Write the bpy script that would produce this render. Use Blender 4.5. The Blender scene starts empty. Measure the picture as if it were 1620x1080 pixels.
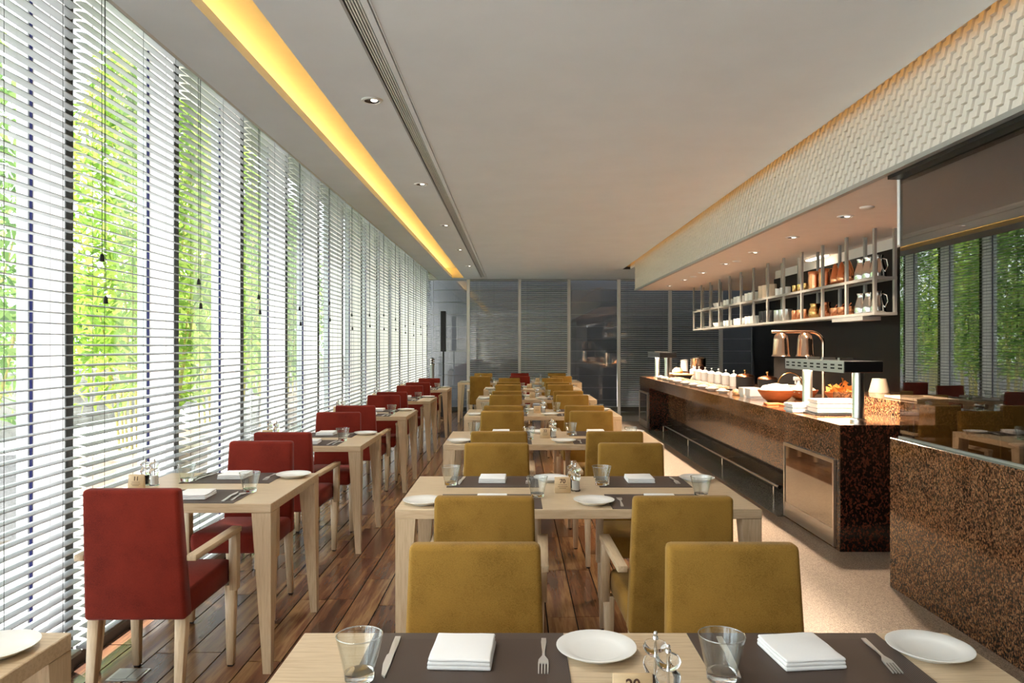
import bpy, bmesh, math, random
from mathutils import Vector, Matrix, noise as mnoise
PI = math.pi
rnd = random.Random(7)
sc = bpy.context.scene
COL = sc.collection

# ------------------------------------------------------------------ camera
F = 1150.0
cam_d = bpy.data.cameras.new('camera')
cam_d.sensor_width = 36.0
cam_d.sensor_fit = 'HORIZONTAL'
cam_d.lens = F / 1620.0 * 36.0
cam_d.shift_x = -6.0 / 1620.0
cam_d.shift_y = 7.0 / 1620.0
cam_d.clip_start = 0.02
cam = bpy.data.objects.new('camera', cam_d)
COL.objects.link(cam)
cam.location = (0, 0, 1.445)
cam.rotation_euler = (PI / 2, 0, 0)
sc.camera = cam

# ------------------------------------------------------------------ world, sun, exposure
w = bpy.data.worlds.new('overcast_sky')
sc.world = w
w.use_nodes = True
bg = w.node_tree.nodes['Background']
bg.inputs[0].default_value = (0.88, 0.95, 1.0, 1)
bg.inputs[1].default_value = 3.0
sun_d = bpy.data.lights.new('sun', 'SUN')
sun_d.energy = 13.0
sun_d.angle = math.radians(2)
sun_d.color = (1.0, 0.97, 0.93)
sun = bpy.data.objects.new('sun', sun_d)
COL.objects.link(sun)
sun.rotation_euler = Vector((0.55, -0.35, -1.35)).to_track_quat('-Z', 'Y').to_euler()
vs = sc.view_settings
vs.view_transform = 'Standard'
vs.look = 'None'
vs.exposure = 1.12
vs.gamma = 1.0
vs.use_curve_mapping = False
try:
    sc.cycles.use_denoising = True
    sc.cycles.max_bounces = 10
    sc.cycles.diffuse_bounces = 5
    sc.cycles.glossy_bounces = 5
    sc.cycles.transmission_bounces = 10
    sc.cycles.transparent_max_bounces = 16
    sc.cycles.caustics_reflective = False
    sc.cycles.caustics_refractive = True
    sc.cycles.blur_glossy = 1.0
    sc.cycles.sample_clamp_indirect = 6.0
except Exception:
    pass

# ------------------------------------------------------------------ materials
def srgb(r, g, b):
    def f(c):
        c /= 255.0
        return c / 12.92 if c <= 0.04045 else ((c + 0.055) / 1.055) ** 2.4
    return (f(r), f(g), f(b), 1)

class NT:
    def __init__(self, name):
        self.m = bpy.data.materials.new(name)
        self.m.use_nodes = True
        self.t = self.m.node_tree
        self.b = self.t.nodes['Principled BSDF']
        self.out = self.t.nodes['Material Output']
    def n(self, typ, **kw):
        nd = self.t.nodes.new(typ)
        for k, v in kw.items():
            setattr(nd, k, v)
        return nd
    def l(self, a, b):
        self.t.links.new(a, b)
    def coord(self, scale=(1, 1, 1), kind='Object'):
        tc = self.n('ShaderNodeTexCoord')
        mp = self.n('ShaderNodeMapping')
        mp.inputs['Scale'].default_value = scale
        self.l(tc.outputs[kind], mp.inputs['Vector'])
        return mp.outputs['Vector']
    def noise(self, vec, scale, detail=3, rough=0.55):
        nz = self.n('ShaderNodeTexNoise')
        nz.inputs['Scale'].default_value = scale
        nz.inputs['Detail'].default_value = detail
        nz.inputs['Roughness'].default_value = rough
        self.l(vec, nz.inputs['Vector'])
        return nz.outputs['Fac']
    def ramp(self, fac, stops, interp='LINEAR'):
        r = self.n('ShaderNodeValToRGB')
        e = r.color_ramp
        e.interpolation = interp
        while len(e.elements) < len(stops):
            e.elements.new(0.5)
        for el, (p, c) in zip(e.elements, stops):
            el.position = p
            el.color = c
        self.l(fac, r.inputs['Fac'])
        return r.outputs['Color']
    def bump(self, fac, strength, dist=0.01):
        bp = self.n('ShaderNodeBump')
        bp.inputs['Strength'].default_value = strength
        bp.inputs['Distance'].default_value = dist
        self.l(fac, bp.inputs['Height'])
        self.l(bp.outputs['Normal'], self.b.inputs['Normal'])

def mul(c, k):
    return (min(1, c[0] * k), min(1, c[1] * k), min(1, c[2] * k), 1)

def plain(name, col, rough=0.5, metal=0.0, var=0.06, scale=9.0, stretch=(1, 1, 1), bump=None, spec=None, sheen=0):
    t = NT(name)
    v = t.coord(stretch)
    f = t.noise(v, scale)
    t.l(t.ramp(f, [(0.3, mul(col, 1 - var)), (0.7, mul(col, 1 + var))]), t.b.inputs['Base Color'])
    t.b.inputs['Roughness'].default_value = rough
    t.b.inputs['Metallic'].default_value = metal
    if spec is not None:
        t.b.inputs['Specular IOR Level'].default_value = spec
    if sheen:
        t.b.inputs['Sheen Weight'].default_value = sheen
        t.b.inputs['Sheen Roughness'].default_value = 0.5
    if bump:
        t.bump(t.noise(v, bump[0], 4), bump[1], bump[2] if len(bump) > 2 else 0.005)
    return t.m

def glow(name, col, strength):
    t = NT(name)
    t.b.inputs['Base Color'].default_value = col
    t.b.inputs['Emission Color'].default_value = col
    t.b.inputs['Emission Strength'].default_value = strength
    return t.m

def thin_glass(name, tint=(1, 1, 1, 1), f0=0.04, rough=0.0):
    """architectural glass: clear transmission with a Schlick reflection, the same from both sides"""
    t = NT(name)
    t.t.nodes.remove(t.b)
    tr = t.n('ShaderNodeBsdfTransparent'); tr.inputs[0].default_value = tint
    gl = t.n('ShaderNodeBsdfGlossy'); gl.inputs['Roughness'].default_value = rough
    lw = t.n('ShaderNodeLayerWeight'); lw.inputs['Blend'].default_value = 0.5
    pw = t.n('ShaderNodeMath', operation='POWER'); pw.inputs[1].default_value = 5.0
    t.l(lw.outputs['Facing'], pw.inputs[0])
    ma = t.n('ShaderNodeMath', operation='MULTIPLY_ADD'); ma.inputs[1].default_value = 1 - f0; ma.inputs[2].default_value = f0
    t.l(pw.outputs[0], ma.inputs[0])
    mx = t.n('ShaderNodeMixShader')
    t.l(ma.outputs[0], mx.inputs[0]); t.l(tr.outputs[0], mx.inputs[1]); t.l(gl.outputs[0], mx.inputs[2])
    t.l(mx.outputs[0], t.out.inputs['Surface'])
    return t.m

def wood_mat(name, light, dark, stretch, scale=7.0, rough=0.32):
    t = NT(name)
    v = t.coord(stretch)
    f = t.noise(v, scale, 5, 0.6)
    t.l(t.ramp(f, [(0.3, dark), (0.55, light), (0.75, mul(light, 1.06))]), t.b.inputs['Base Color'])
    t.b.inputs['Roughness'].default_value = rough
    t.bump(f, 0.05, 0.002)
    return t.m

def fabric_mat(name, col, dark):
    t = NT(name)
    v = t.coord((1, 1, 1))
    big = t.noise(v, 6, 3)
    weave = t.noise(t.coord((260, 260, 520)), 1.0, 3, 0.7)
    ad = t.n('ShaderNodeMath', operation='MULTIPLY_ADD')
    t.l(big, ad.inputs[0]); ad.inputs[1].default_value = 0.45
    sub = t.n('ShaderNodeMath', operation='MULTIPLY')
    t.l(weave, sub.inputs[0]); sub.inputs[1].default_value = 0.55
    t.l(sub.outputs[0], ad.inputs[2])
    t.l(t.ramp(ad.outputs[0], [(0.33, dark), (0.5, col), (0.7, mul(col, 1.25))]), t.b.inputs['Base Color'])
    t.b.inputs['Roughness'].default_value = 0.9
    t.b.inputs['Specular IOR Level'].default_value = 0.15
    t.b.inputs['Sheen Weight'].default_value = 0.12
    t.b.inputs['Sheen Roughness'].default_value = 0.4
    t.bump(weave, 0.25, 0.002)
    return t.m

def granite_mat(name, stops, scale=120, rough=0.1):
    t = NT(name)
    v = t.coord((1, 1, 0.75))
    vo = t.n('ShaderNodeTexVoronoi')
    vo.inputs['Scale'].default_value = scale
    vo.inputs['Randomness'].default_value = 1.0
    t.l(v, vo.inputs['Vector'])
    sp = t.n('ShaderNodeSeparateColor')
    t.l(vo.outputs['Color'], sp.inputs[0])
    n2 = t.noise(v, 55, 4, 0.7)
    n3 = t.noise(v, 3.2, 3, 0.5)
    a = t.n('ShaderNodeMath', operation='MULTIPLY_ADD'); a.inputs[1].default_value = 0.42
    t.l(sp.outputs[0], a.inputs[0])
    b = t.n('ShaderNodeMath', operation='MULTIPLY_ADD'); b.inputs[1].default_value = 0.55
    t.l(n2, b.inputs[0])
    c = t.n('ShaderNodeMath', operation='MULTIPLY'); c.inputs[1].default_value = 0.22
    t.l(n3, c.inputs[0])
    t.l(c.outputs[0], b.inputs[2]); t.l(b.outputs[0], a.inputs[2])
    t.l(t.ramp(a.outputs[0], stops), t.b.inputs['Base Color'])
    t.b.inputs['Roughness'].default_value = rough
    return t.m

def plank_mat():
    t = NT('streaked_wood_plank')
    tc = t.n('ShaderNodeTexCoord')
    oi = t.n('ShaderNodeObjectInfo')
    ge = t.n('ShaderNodeNewGeometry')
    ad = t.n('ShaderNodeMath', operation='ADD')
    t.l(oi.outputs['Random'], ad.inputs[0]); t.l(ge.outputs['Random Per Island'], ad.inputs[1])
    fr = t.n('ShaderNodeMath', operation='FRACT'); t.l(ad.outputs[0], fr.inputs[0])
    sc_ = t.n('ShaderNodeMath', operation='MULTIPLY'); sc_.inputs[1].default_value = 37.0
    t.l(fr.outputs[0], sc_.inputs[0])
    va = t.n('ShaderNodeVectorMath', operation='ADD')
    t.l(tc.outputs['Object'], va.inputs[0]); t.l(sc_.outputs[0], va.inputs[1])
    mp = t.n('ShaderNodeMapping'); mp.inputs['Scale'].default_value = (12, 0.9, 1)
    t.l(va.outputs[0], mp.inputs['Vector'])
    f = t.noise(mp.outputs['Vector'], 1.0, 5, 0.62)
    mx = t.n('ShaderNodeMath', operation='MULTIPLY_ADD')
    t.l(fr.outputs[0], mx.inputs[0]); mx.inputs[1].default_value = 0.22
    t.l(f, mx.inputs[2])
    col = t.ramp(mx.outputs[0], [(0.36, srgb(56, 40, 36)), (0.48, srgb(92, 64, 50)), (0.60, srgb(120, 84, 60)),
                                 (0.70, srgb(154, 120, 82)), (0.82, srgb(110, 72, 52)), (0.92, srgb(84, 66, 60))])
    t.l(col, t.b.inputs['Base Color'])
    t.b.inputs['Roughness'].default_value = 0.19
    t.bump(f, 0.04, 0.002)
    return t.m

def terrazzo_mat(name, a, b, c, scale=260, rough=0.22):
    t = NT(name)
    v = t.coord()
    vo = t.n('ShaderNodeTexVoronoi'); vo.inputs['Scale'].default_value = scale
    t.l(v, vo.inputs['Vector'])
    sp = t.n('ShaderNodeSeparateColor'); t.l(vo.outputs['Color'], sp.inputs[0])
    t.l(t.ramp(sp.outputs[1], [(0.1, a), (0.45, b), (0.9, c)]), t.b.inputs['Base Color'])
    t.b.inputs['Roughness'].default_value = rough
    return t.m

def mat_placemat():
    t = NT('woven_brown_placemat')
    v = t.coord((1, 1, 1))
    wv = t.n('ShaderNodeTexChecker'); wv.inputs['Scale'].default_value = 420
    wv.inputs['Color1'].default_value = srgb(92, 78, 70)
    wv.inputs['Color2'].default_value = srgb(56, 44, 39)
    t.l(v, wv.inputs['Vector'])
    # woven border: object coordinates are metres from the mat's centre
    sx = t.n('ShaderNodeSeparateXYZ'); t.l(v, sx.inputs[0])
    ax = t.n('ShaderNodeMath', operation='ABSOLUTE'); t.l(sx.outputs[0], ax.inputs[0])
    ay = t.n('ShaderNodeMath', operation='ABSOLUTE'); t.l(sx.outputs[1], ay.inputs[0])
    gx = t.n('ShaderNodeMath', operation='GREATER_THAN'); t.l(ax.outputs[0], gx.inputs[0]); gx.inputs[1].default_value = 0.178
    gy = t.n('ShaderNodeMath', operation='GREATER_THAN'); t.l(ay.outputs[0], gy.inputs[0]); gy.inputs[1].default_value = 0.115
    mxx = t.n('ShaderNodeMath', operation='MAXIMUM'); t.l(gx.outputs[0], mxx.inputs[0]); t.l(gy.outputs[0], mxx.inputs[1])
    mix = t.n('ShaderNodeMixRGB'); t.l(mxx.outputs[0], mix.inputs[0])
    mix.inputs[1].default_value = srgb(70, 55, 47)
    t.l(wv.outputs[0], mix.inputs[2])
    t.l(mix.outputs[0], t.b.inputs['Base Color'])
    t.b.inputs['Roughness'].default_value = 0.55
    return t.m

def leaf_mat(name, a, b, c):
    t = NT(name)
    t.t.nodes.remove(t.b)
    ge = t.n('ShaderNodeNewGeometry')
    col = t.ramp(ge.outputs['Random Per Island'], [(0.0, a), (0.5, b), (1.0, c)])
    di = t.n('ShaderNodeBsdfDiffuse'); tl = t.n('ShaderNodeBsdfTranslucent'); mx = t.n('ShaderNodeMixShader')
    t.l(col, di.inputs[0]); t.l(col, tl.inputs[0])
    mx.inputs[0].default_value = 0.5
    t.l(di.outputs[0], mx.inputs[1]); t.l(tl.outputs[0], mx.inputs[2])
    t.l(mx.outputs[0], t.out.inputs['Surface'])
    return t.m

def solid_glass(name, tint=(1, 1, 1, 1), ior=1.45, rough=0.0):
    t = NT(name)
    t.b.inputs['Base Color'].default_value = tint
    t.b.inputs['Transmission Weight'].default_value = 1.0
    t.b.inputs['IOR'].default_value = ior
    t.b.inputs['Roughness'].default_value = rough
    return t.m

maple_l, maple_d = srgb(209, 187, 155), srgb(190, 164, 130)
MT = dict(
    ceiling=plain('painted_plaster_ceiling', srgb(236, 240, 243), 0.9, var=0.02, scale=3, bump=(140, 0.12, 0.004)),
    wall=plain('painted_wall', srgb(214, 210, 202), 0.85, var=0.02, bump=(120, 0.08, 0.003)),
    cove=plain('cove_paint', srgb(240, 228, 190), 0.8, var=0.02),
    soffit=plain('soffit_paint', srgb(244, 236, 228), 0.85, var=0.02),
    grout=plain('black_grout', srgb(14, 13, 13), 0.9, var=0.1, spec=0.1),
    plank=plank_mat(),
    terrazzo=terrazzo_mat('beige_terrazzo', srgb(112, 100, 88), srgb(148, 132, 115), srgb(178, 162, 144), 230, 0.42),
    dark_stone=terrazzo_mat('dark_polished_stone', srgb(90, 90, 85), srgb(114, 113, 105), srgb(134, 130, 120), 200, 0.12),
    plinth_stone=terrazzo_mat('charcoal_plinth_stone', srgb(34, 32, 30), srgb(52, 48, 44), srgb(74, 64, 56), 200, 0.12),
    granite=granite_mat('brown_granite', [(0.38, srgb(12, 10, 10)), (0.51, srgb(34, 25, 22)), (0.57, srgb(98, 66, 46)),
                                         (0.63, srgb(136, 94, 62)), (0.68, srgb(38, 33, 32)), (0.77, srgb(158, 118, 82)), (0.86, srgb(56, 40, 34))], 135, 0.1),
    dark_shaded_granite=granite_mat('dark_and_shaded_granite', [(0.40, srgb(14, 11, 11)), (0.62, srgb(30, 20, 18)), (0.74, srgb(92, 46, 32)), (0.86, srgb(40, 30, 27))], 90, 0.12),  # dark stone, also used as painted shade on the near buffet end
    maple_x=wood_mat('maple_veneer', maple_l, maple_d, (1.2, 16, 16)),
    maple_y=wood_mat('maple_rail', maple_l, maple_d, (16, 1.2, 16)),
    maple_z=wood_mat('maple_leg', maple_l, maple_d, (16, 16, 1.2)),
    gold=fabric_mat('golden_upholstery', srgb(148, 113, 50), srgb(114, 84, 33)),
    red=fabric_mat('red_upholstery', srgb(122, 40, 28), srgb(90, 26, 19)),
    foot=plain('dark_glide', srgb(40, 34, 30), 0.6),
    slat=plain('painted_slat', srgb(156, 158, 160), 0.45, var=0.02),
    cord=plain('blind_cord', srgb(70, 70, 66), 0.8),
    tassel=plain('cord_tassel', srgb(28, 26, 24), 0.6),
    mullion=plain('white_mullion_paint', srgb(236, 230, 226), 0.6, var=0.02),
    cap=plain('dark_mullion_cap', srgb(58, 58, 54), 0.5),
    gasket=plain('navy_gasket', srgb(24, 30, 104), 0.5),
    frame=plain('grey_window_frame', srgb(190, 194, 196), 0.45, var=0.03),
    pane=thin_glass('window_glass', (0.97, 0.985, 0.98, 1)),
    far_pane=thin_glass('reflective_window_glass', (0.93, 0.94, 0.95, 1), 0.075),
    slat_light=plain('white_painted_slat', srgb(214, 214, 212), 0.5, var=0.02),
    screen=thin_glass('counter_screen_glass', (0.5, 0.49, 0.48, 1), 0.16),
    tumbler=thin_glass('clear_tumbler_glass', (0.965, 0.98, 0.975, 1), 0.075),
    tumbler_base=solid_glass('thick_glass_base', (1, 1, 1, 1), 1.35),
    tumbler_rim=thin_glass('glass_rim', (0.95, 0.97, 0.96, 1), 0.35),
    acrylic=solid_glass('clear_acrylic', (1, 1, 1, 1), 1.35),
    cutlery=plain('satin_cutlery', srgb(226, 225, 222), 0.36, 0.75, var=0.03),
    porcelain=plain('white_porcelain', srgb(240, 240, 236), 0.18, var=0.01),
    napkin=plain('white_linen', srgb(244, 244, 244), 0.85, var=0.015, bump=(500, 0.1, 0.001)),
    steel=plain('brushed_steel', srgb(200, 198, 192), 0.28, 1.0, var=0.05, scale=4, stretch=(1, 1, 40)),
    chrome=plain('polished_steel', srgb(220, 218, 214), 0.12, 1.0, var=0.02),
    mirror=plain('mirror_steel', srgb(150, 146, 138), 0.04, 1.0, var=0.04, scale=2),
    alu=plain('grey_aluminium', srgb(176, 178, 176), 0.42, 0.6, var=0.03),
    rackmetal=plain('rack_steel', srgb(158, 158, 153), 0.45, 0.35, var=0.04),
    copper=plain('polished_copper', srgb(224, 150, 108), 0.22, 1.0, var=0.08, scale=14),
    brass=plain('warm_brass', srgb(206, 166, 104), 0.25, 1.0, var=0.06),
    black=plain('black_satin', srgb(14, 14, 16), 0.35, var=0.1),
    blackpaint=plain('black_gloss_wall', srgb(6, 6, 7), 0.4, var=0.1, spec=0.12),
    rose=plain('rose_polished_steel', srgb(230, 200, 176), 0.16, 1.0, var=0.04),
    iron=plain('cast_iron', srgb(40, 42, 44), 0.5, var=0.1, bump=(200, 0.1, 0.002)),
    reflector=plain('dark_reflector', srgb(88, 84, 78), 0.2, 0.9),
    grille_dark=plain('grille_void', srgb(18, 18, 18), 0.8),
    mat=mat_placemat(),
    tile=plain('cream_relief_tile', srgb(226, 221, 210), 0.6, var=0.03, scale=20),
    tile_gap_shade=plain('brown_tile_side_shade', srgb(112, 94, 70), 0.9),  # brown paints the shade of the tile sides, showing through the gaps
    card=plain('wooden_number_card', srgb(210, 182, 142), 0.5, var=0.08, scale=12, stretch=(1, 20, 6)),
    ink=plain('brown_print', srgb(82, 50, 34), 0.7),
    salt=plain('white_salt', srgb(245, 245, 242), 0.9, var=0.04, scale=300),
    pepper=plain('black_peppercorns', srgb(44, 36, 32), 0.8, var=0.5, scale=400),
    woodbowl=plain('terracotta_wood_bowl', srgb(186, 104, 58), 0.35, var=0.15, scale=8, stretch=(1, 1, 6)),
    food_white=plain('pale_salad', srgb(240, 232, 214), 0.8, var=0.08, scale=60, bump=(90, 0.5, 0.01)),
    food_orange=plain('orange_crisps', srgb(232, 160, 76), 0.6, var=0.15, scale=30),
    food_mix=plain('mixed_bites', srgb(228, 206, 170), 0.6, var=0.25, scale=45),
    bread=plain('baked_bread', srgb(206, 158, 108), 0.7, var=0.2, scale=25),
    greycan=plain('grey_canister', srgb(196, 196, 198), 0.4, var=0.04),
    cream=plain('cream_glaze', srgb(222, 204, 180), 0.35, var=0.04),
    stonewall=plain('slate_wall_panel', srgb(122, 124, 132), 0.75, var=0.12, scale=5, stretch=(1, 1, 30), bump=(60, 0.2, 0.004)),
    joint=plain('pale_joint', srgb(196, 198, 200), 0.8),
    terrace=plain('pale_terrace_paving', srgb(204, 202, 197), 0.8, var=0.05, scale=2),
    planter=plain('pale_planter', srgb(176, 160, 146), 0.8, var=0.1),
    bamboo=plain('bamboo_culm', srgb(176, 164, 86), 0.5, var=0.2, scale=6, stretch=(1, 1, 6)),
    leaf=leaf_mat('bamboo_leaf', srgb(96, 132, 50), srgb(150, 180, 76), srgb(196, 206, 110)),
    hedge=leaf_mat('hedge_leaf', srgb(70, 108, 52), srgb(112, 148, 70), srgb(160, 184, 104)),
    rock=plain('grey_rock_wall', srgb(120, 118, 116), 0.9, var=0.3, scale=3, bump=(9, 0.6, 0.05)),
    outchair=plain('grey_outdoor_weave', srgb(120, 120, 122), 0.7, var=0.2, scale=80),
    whiteplastic=plain('white_plastic', srgb(236, 236, 232), 0.4, var=0.02),
    lamp_glow=glow('downlight_lamp', (1.0, 0.9, 0.76, 1), 3.0),
    cove_glow=glow('amber_cove_tube', (1.0, 0.70, 0.32, 1), 7.0),
    cove_dim=glow('dim_amber_cove_tube', (1.0, 0.55, 0.16, 1), 2.2),
    heat_glow=glow('heat_bulb', (1.0, 0.6, 0.3, 1), 20.0),
    bar_glow=glow('soffit_tube', (1.0, 0.84, 0.62, 1), 6.0),
)

# ------------------------------------------------------------------ geometry helpers
def fin(bm, smooth=False, auto=None):
    bmesh.ops.recalc_face_normals(bm, faces=bm.faces)
    me = bpy.data.meshes.new('m')
    bm.to_mesh(me)
    bm.free()
    if smooth:
        for p in me.polygons:
            p.use_smooth = True
        if auto is not None:
            me.set_sharp_from_angle(angle=math.radians(auto))
    return me

def bbox(bm, x0, x1, y0, y1, z0, z1, bevel=0, seg=2):
    r = bmesh.ops.create_cube(bm, size=1.0)
    vsx = r['verts']
    for v in vsx:
        v.co.x = (x0 + x1) / 2 + v.co.x * (x1 - x0)
        v.co.y = (y0 + y1) / 2 + v.co.y * (y1 - y0)
        v.co.z = (z0 + z1) / 2 + v.co.z * (z1 - z0)
    if bevel:
        es = list({e for v in vsx for e in v.link_edges})
        bmesh.ops.bevel(bm, geom=es, offset=bevel, segments=seg, affect='EDGES', profile=0.5)

def box(x0, x1, y0, y1, z0, z1, bevel=0, seg=2):
    bm = bmesh.new()
    bbox(bm, x0, x1, y0, y1, z0, z1, bevel, seg)
    return fin(bm, bool(bevel), 40 if bevel else None)

def hexa(corners, bevel=0, seg=2):
    """corners: 4 bottom then 4 top, each ring in the same order"""
    bm = bmesh.new()
    add_hexa(bm, corners)
    if bevel:
        bmesh.ops.bevel(bm, geom=list(bm.edges), offset=bevel, segments=seg, affect='EDGES', profile=0.5)
    return fin(bm, bool(bevel), 45 if bevel else None)

def add_hexa(bm, c):
    v = [bm.verts.new(p) for p in c]
    for f in ((0, 3, 2, 1), (4, 5, 6, 7), (0, 1, 5, 4), (1, 2, 6, 5), (2, 3, 7, 6), (3, 0, 4, 7)):
        bm.faces.new([v[i] for i in f])

def taper(x0a, x1a, y0a, y1a, za, x0b, x1b, y0b, y1b, zb, bevel=0):
    return hexa([(x0a, y0a, za), (x1a, y0a, za), (x1a, y1a, za), (x0a, y1a, za),
                 (x0b, y0b, zb), (x1b, y0b, zb), (x1b, y1b, zb), (x0b, y1b, zb)], bevel)

def add_lathe(bm, prof, seg=24, cx=0, cy=0, a0=0):
    rings = []
    for r, z in prof:
        if r < 1e-5:
            rings.append([bm.verts.new((cx, cy, z))])
        else:
            rings.append([bm.verts.new((cx + r * math.cos(a0 + 2 * PI * i / seg), cy + r * math.sin(a0 + 2 * PI * i / seg), z)) for i in range(seg)])
    for a, b in zip(rings[:-1], rings[1:]):
        for i in range(seg):
            j = (i + 1) % seg
            if len(a) == 1 and len(b) == 1:
                continue
            if len(a) == 1:
                bm.faces.new((a[0], b[j], b[i]))
            elif len(b) == 1:
                bm.faces.new((a[i], a[j], b[0]))
            else:
                bm.faces.new((a[i], a[j], b[j], b[i]))

def lathe(prof, seg=24, auto=50):
    bm = bmesh.new()
    add_lathe(bm, prof, seg)
    return fin(bm, True, auto)

def add_tube(bm, pts, r, seg=8, cap=True):
    pts = [Vector(p) for p in pts]
    rings = []
    up = None
    for i, p in enumerate(pts):
        d = (pts[min(i + 1, len(pts) - 1)] - pts[max(i - 1, 0)]).normalized()
        if up is None:
            up = d.orthogonal().normalized()
        up = (up - d * up.dot(d)).normalized()
        sd = d.cross(up)
        rr = r[i] if isinstance(r, (list, tuple)) else r
        rings.append([bm.verts.new(p + (up * math.cos(2 * PI * k / seg) + sd * math.sin(2 * PI * k / seg)) * rr) for k in range(seg)])
    for a, b in zip(rings[:-1], rings[1:]):
        for k in range(seg):
            bm.faces.new((a[k], a[(k + 1) % seg], b[(k + 1) % seg], b[k]))
    if cap:
        bm.faces.new(rings[0][::-1])
        bm.faces.new(rings[-1])

def tube(pts, r, seg=8):
    bm = bmesh.new()
    add_tube(bm, pts, r, seg)
    return fin(bm, True, 50)

def poly_extrude(bm, pts, z0, z1):
    a = [bm.verts.new((x, y, z0)) for x, y in pts]
    b = [bm.verts.new((x, y, z1)) for x, y in pts]
    bm.faces.new(a[::-1])
    bm.faces.new(b)
    n = len(pts)
    for i in range(n):
        bm.faces.new((a[i], a[(i + 1) % n], b[(i + 1) % n], b[i]))

def extrude(pts, z0, z1):
    bm = bmesh.new()
    poly_extrude(bm, pts, z0, z1)
    return fin(bm)

# ------------------------------------------------------------------ object helpers
LABELS = {}
def ob(name, me, mat, parent=None, loc=(0, 0, 0), rot=(0, 0, 0)):
    if mat is not None and not me.materials:
        me.materials.append(MT[mat])
        me.name = name
    o = bpy.data.objects.new(name, me)
    COL.objects.link(o)
    o.location = loc
    o.rotation_euler = rot
    if parent is not None:
        o.parent = parent
    return o

def tag(o, label, cat, group=None, kind=None):
    if label in LABELS and not group:
        print('DUP LABEL', label)
    LABELS[label] = 1
    o['label'] = label
    o['category'] = cat
    if group:
        o['group'] = group
    if kind:
        o['kind'] = kind
    return o

def empty(name, loc=(0, 0, 0), rz=0.0):
    o = bpy.data.objects.new(name, None)
    COL.objects.link(o)
    o.location = loc
    o.rotation_euler = (0, 0, rz)
    o.empty_display_size = 0.05
    return o

def thing(name, label, cat, loc=(0, 0, 0), rz=0.0, group=None):
    return tag(empty(name, loc, rz), label, cat, group)

def struct(name, me, mat, label=None, parent=None, loc=(0, 0, 0)):
    o = ob(name, me, mat, parent, loc)
    if parent is None:
        o['kind'] = 'structure'
        o['label'] = label or name.replace('_', ' ')
        o['category'] = name.split('_')[0]
    return o

def struct_empty(name, label, loc=(0, 0, 0)):
    o = empty(name, loc)
    o['kind'] = 'structure'
    o['label'] = label
    o['category'] = name.split('_')[0]
    return o

def light(name, typ, loc, energy, color, parent=None, size=0.1, rot=(0, 0, 0), spot=None, blend=0.6, sizey=None):
    d = bpy.data.lights.new(name, typ)
    d.energy = energy
    d.color = color
    if typ == 'AREA':
        d.shape = 'RECTANGLE' if sizey else 'DISK'
        d.size = size
        if sizey:
            d.size_y = sizey
    else:
        d.shadow_soft_size = size
    if typ == 'SPOT':
        d.spot_size = math.radians(spot)
        d.spot_blend = blend
    o = bpy.data.objects.new(name, d)
    COL.objects.link(o)
    o.location = loc
    o.rotation_euler = rot
    if parent is not None:
        o.parent = parent
    return o

# ================================================================== ROOM SHELL
YN, YF = -4.0, 16.1
ZC = 2.915
XL = -1.97            # inner face of mullions
WX0, WX1 = -1.97, 1.25  # plank field
# ---- floor: plank slab (grout shows in the joints)
slab = struct('floor', box(-2.2, 1.25, YN, YF + 0.2, -0.2, -0.006), 'grout', 'floor of streaked brown wood planks with dark joints')
PW, PL, GAP = 0.155, 0.81, 0.007
plank_me = box(-PW / 2 + GAP / 2, PW / 2 - GAP / 2, -PL / 2 + GAP / 2, PL / 2 - GAP / 2, -0.008, 0.0)
cells = []
ncol = int((WX1 - (-2.12)) / PW)
for i in range(ncol + 1):
    x = WX1 - PW / 2 - i * PW
    if x - PW / 2 < -2.2:
        continue
    off = (i * 0.37 + 0.19 * (i % 3)) % 1.0 * PL
    y = YN + off
    while y + PL / 2 < YF + 0.1:
        cells.append((x, y))
        y += PL
def plank_key(c):
    x, y = c
    if y < 2.7:
        return 1e6 - y
    return y + abs(x) * 0.2
cells.sort(key=plank_key)
for x, y in cells[:300]:
    ob('plank', plank_me, 'plank', slab, (x, y, 0))
bm = bmesh.new()
for x, y in cells[300:]:
    bbox(bm, x - PW / 2 + GAP / 2, x + PW / 2 - GAP / 2, y - PL / 2 + GAP / 2, y + PL / 2 - GAP / 2, -0.008, 0.0)
o = ob('distant_planks', fin(bm), 'plank', slab)
o['kind'] = 'stuff'
# ---- floor: terrazzo walkway and dark polished strip under the buffet
struct('floor_terrazzo', box(1.25, 5.4, YN, 13.9, -0.2, 0.0), 'terrazzo', 'speckled beige terrazzo walkway beside the buffet')
struct('floor_dark_end', box(1.25, 5.4, 13.9, YF + 0.2, -0.2, 0.0), 'dark_stone', 'dark polished stone floor at the far end')
struct('floor_dark_strip', box(2.22, 2.62, 6.15, 12.45, -0.1, 0.003), 'dark_stone', 'dark polished stone strip under the foot rail')

# ---- ceiling with two light coves and a slot diffuser
ce = struct_empty('ceiling', 'off-white textured plaster ceiling')
CT = 0.05
def ceil_piece(x0, x1, y0, y1, z0=ZC, z1=None):
    return ob('ceiling_panel', box(x0, x1, y0, y1, z0, z1 or z0 + CT), 'ceiling', ce)
ceil_piece(-1.72, -1.384, YN, YF, ZC, ZC + 0.056)
ceil_piece(-1.121, -0.745, YN, YF)
ceil_piece(-0.62, 2.05, YN, YF)
ceil_piece(-1.384, -1.121, 15.75, YF)
ceil_piece(2.05, 5.4, 13.95, YF)
ceil_piece(2.2, 5.4, 13.42, 13.95)
ob('cove_side', box(2.2, 2.22, 13.42, 13.95, ZC + CT, 3.2), 'cove', ce)
ceil_piece(-0.745, -0.62, 15.6, YF)
ob('pocket_side', box(-1.74, -1.72, YN, YF, ZC - 0.0, 3.25), 'wall', ce)
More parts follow.
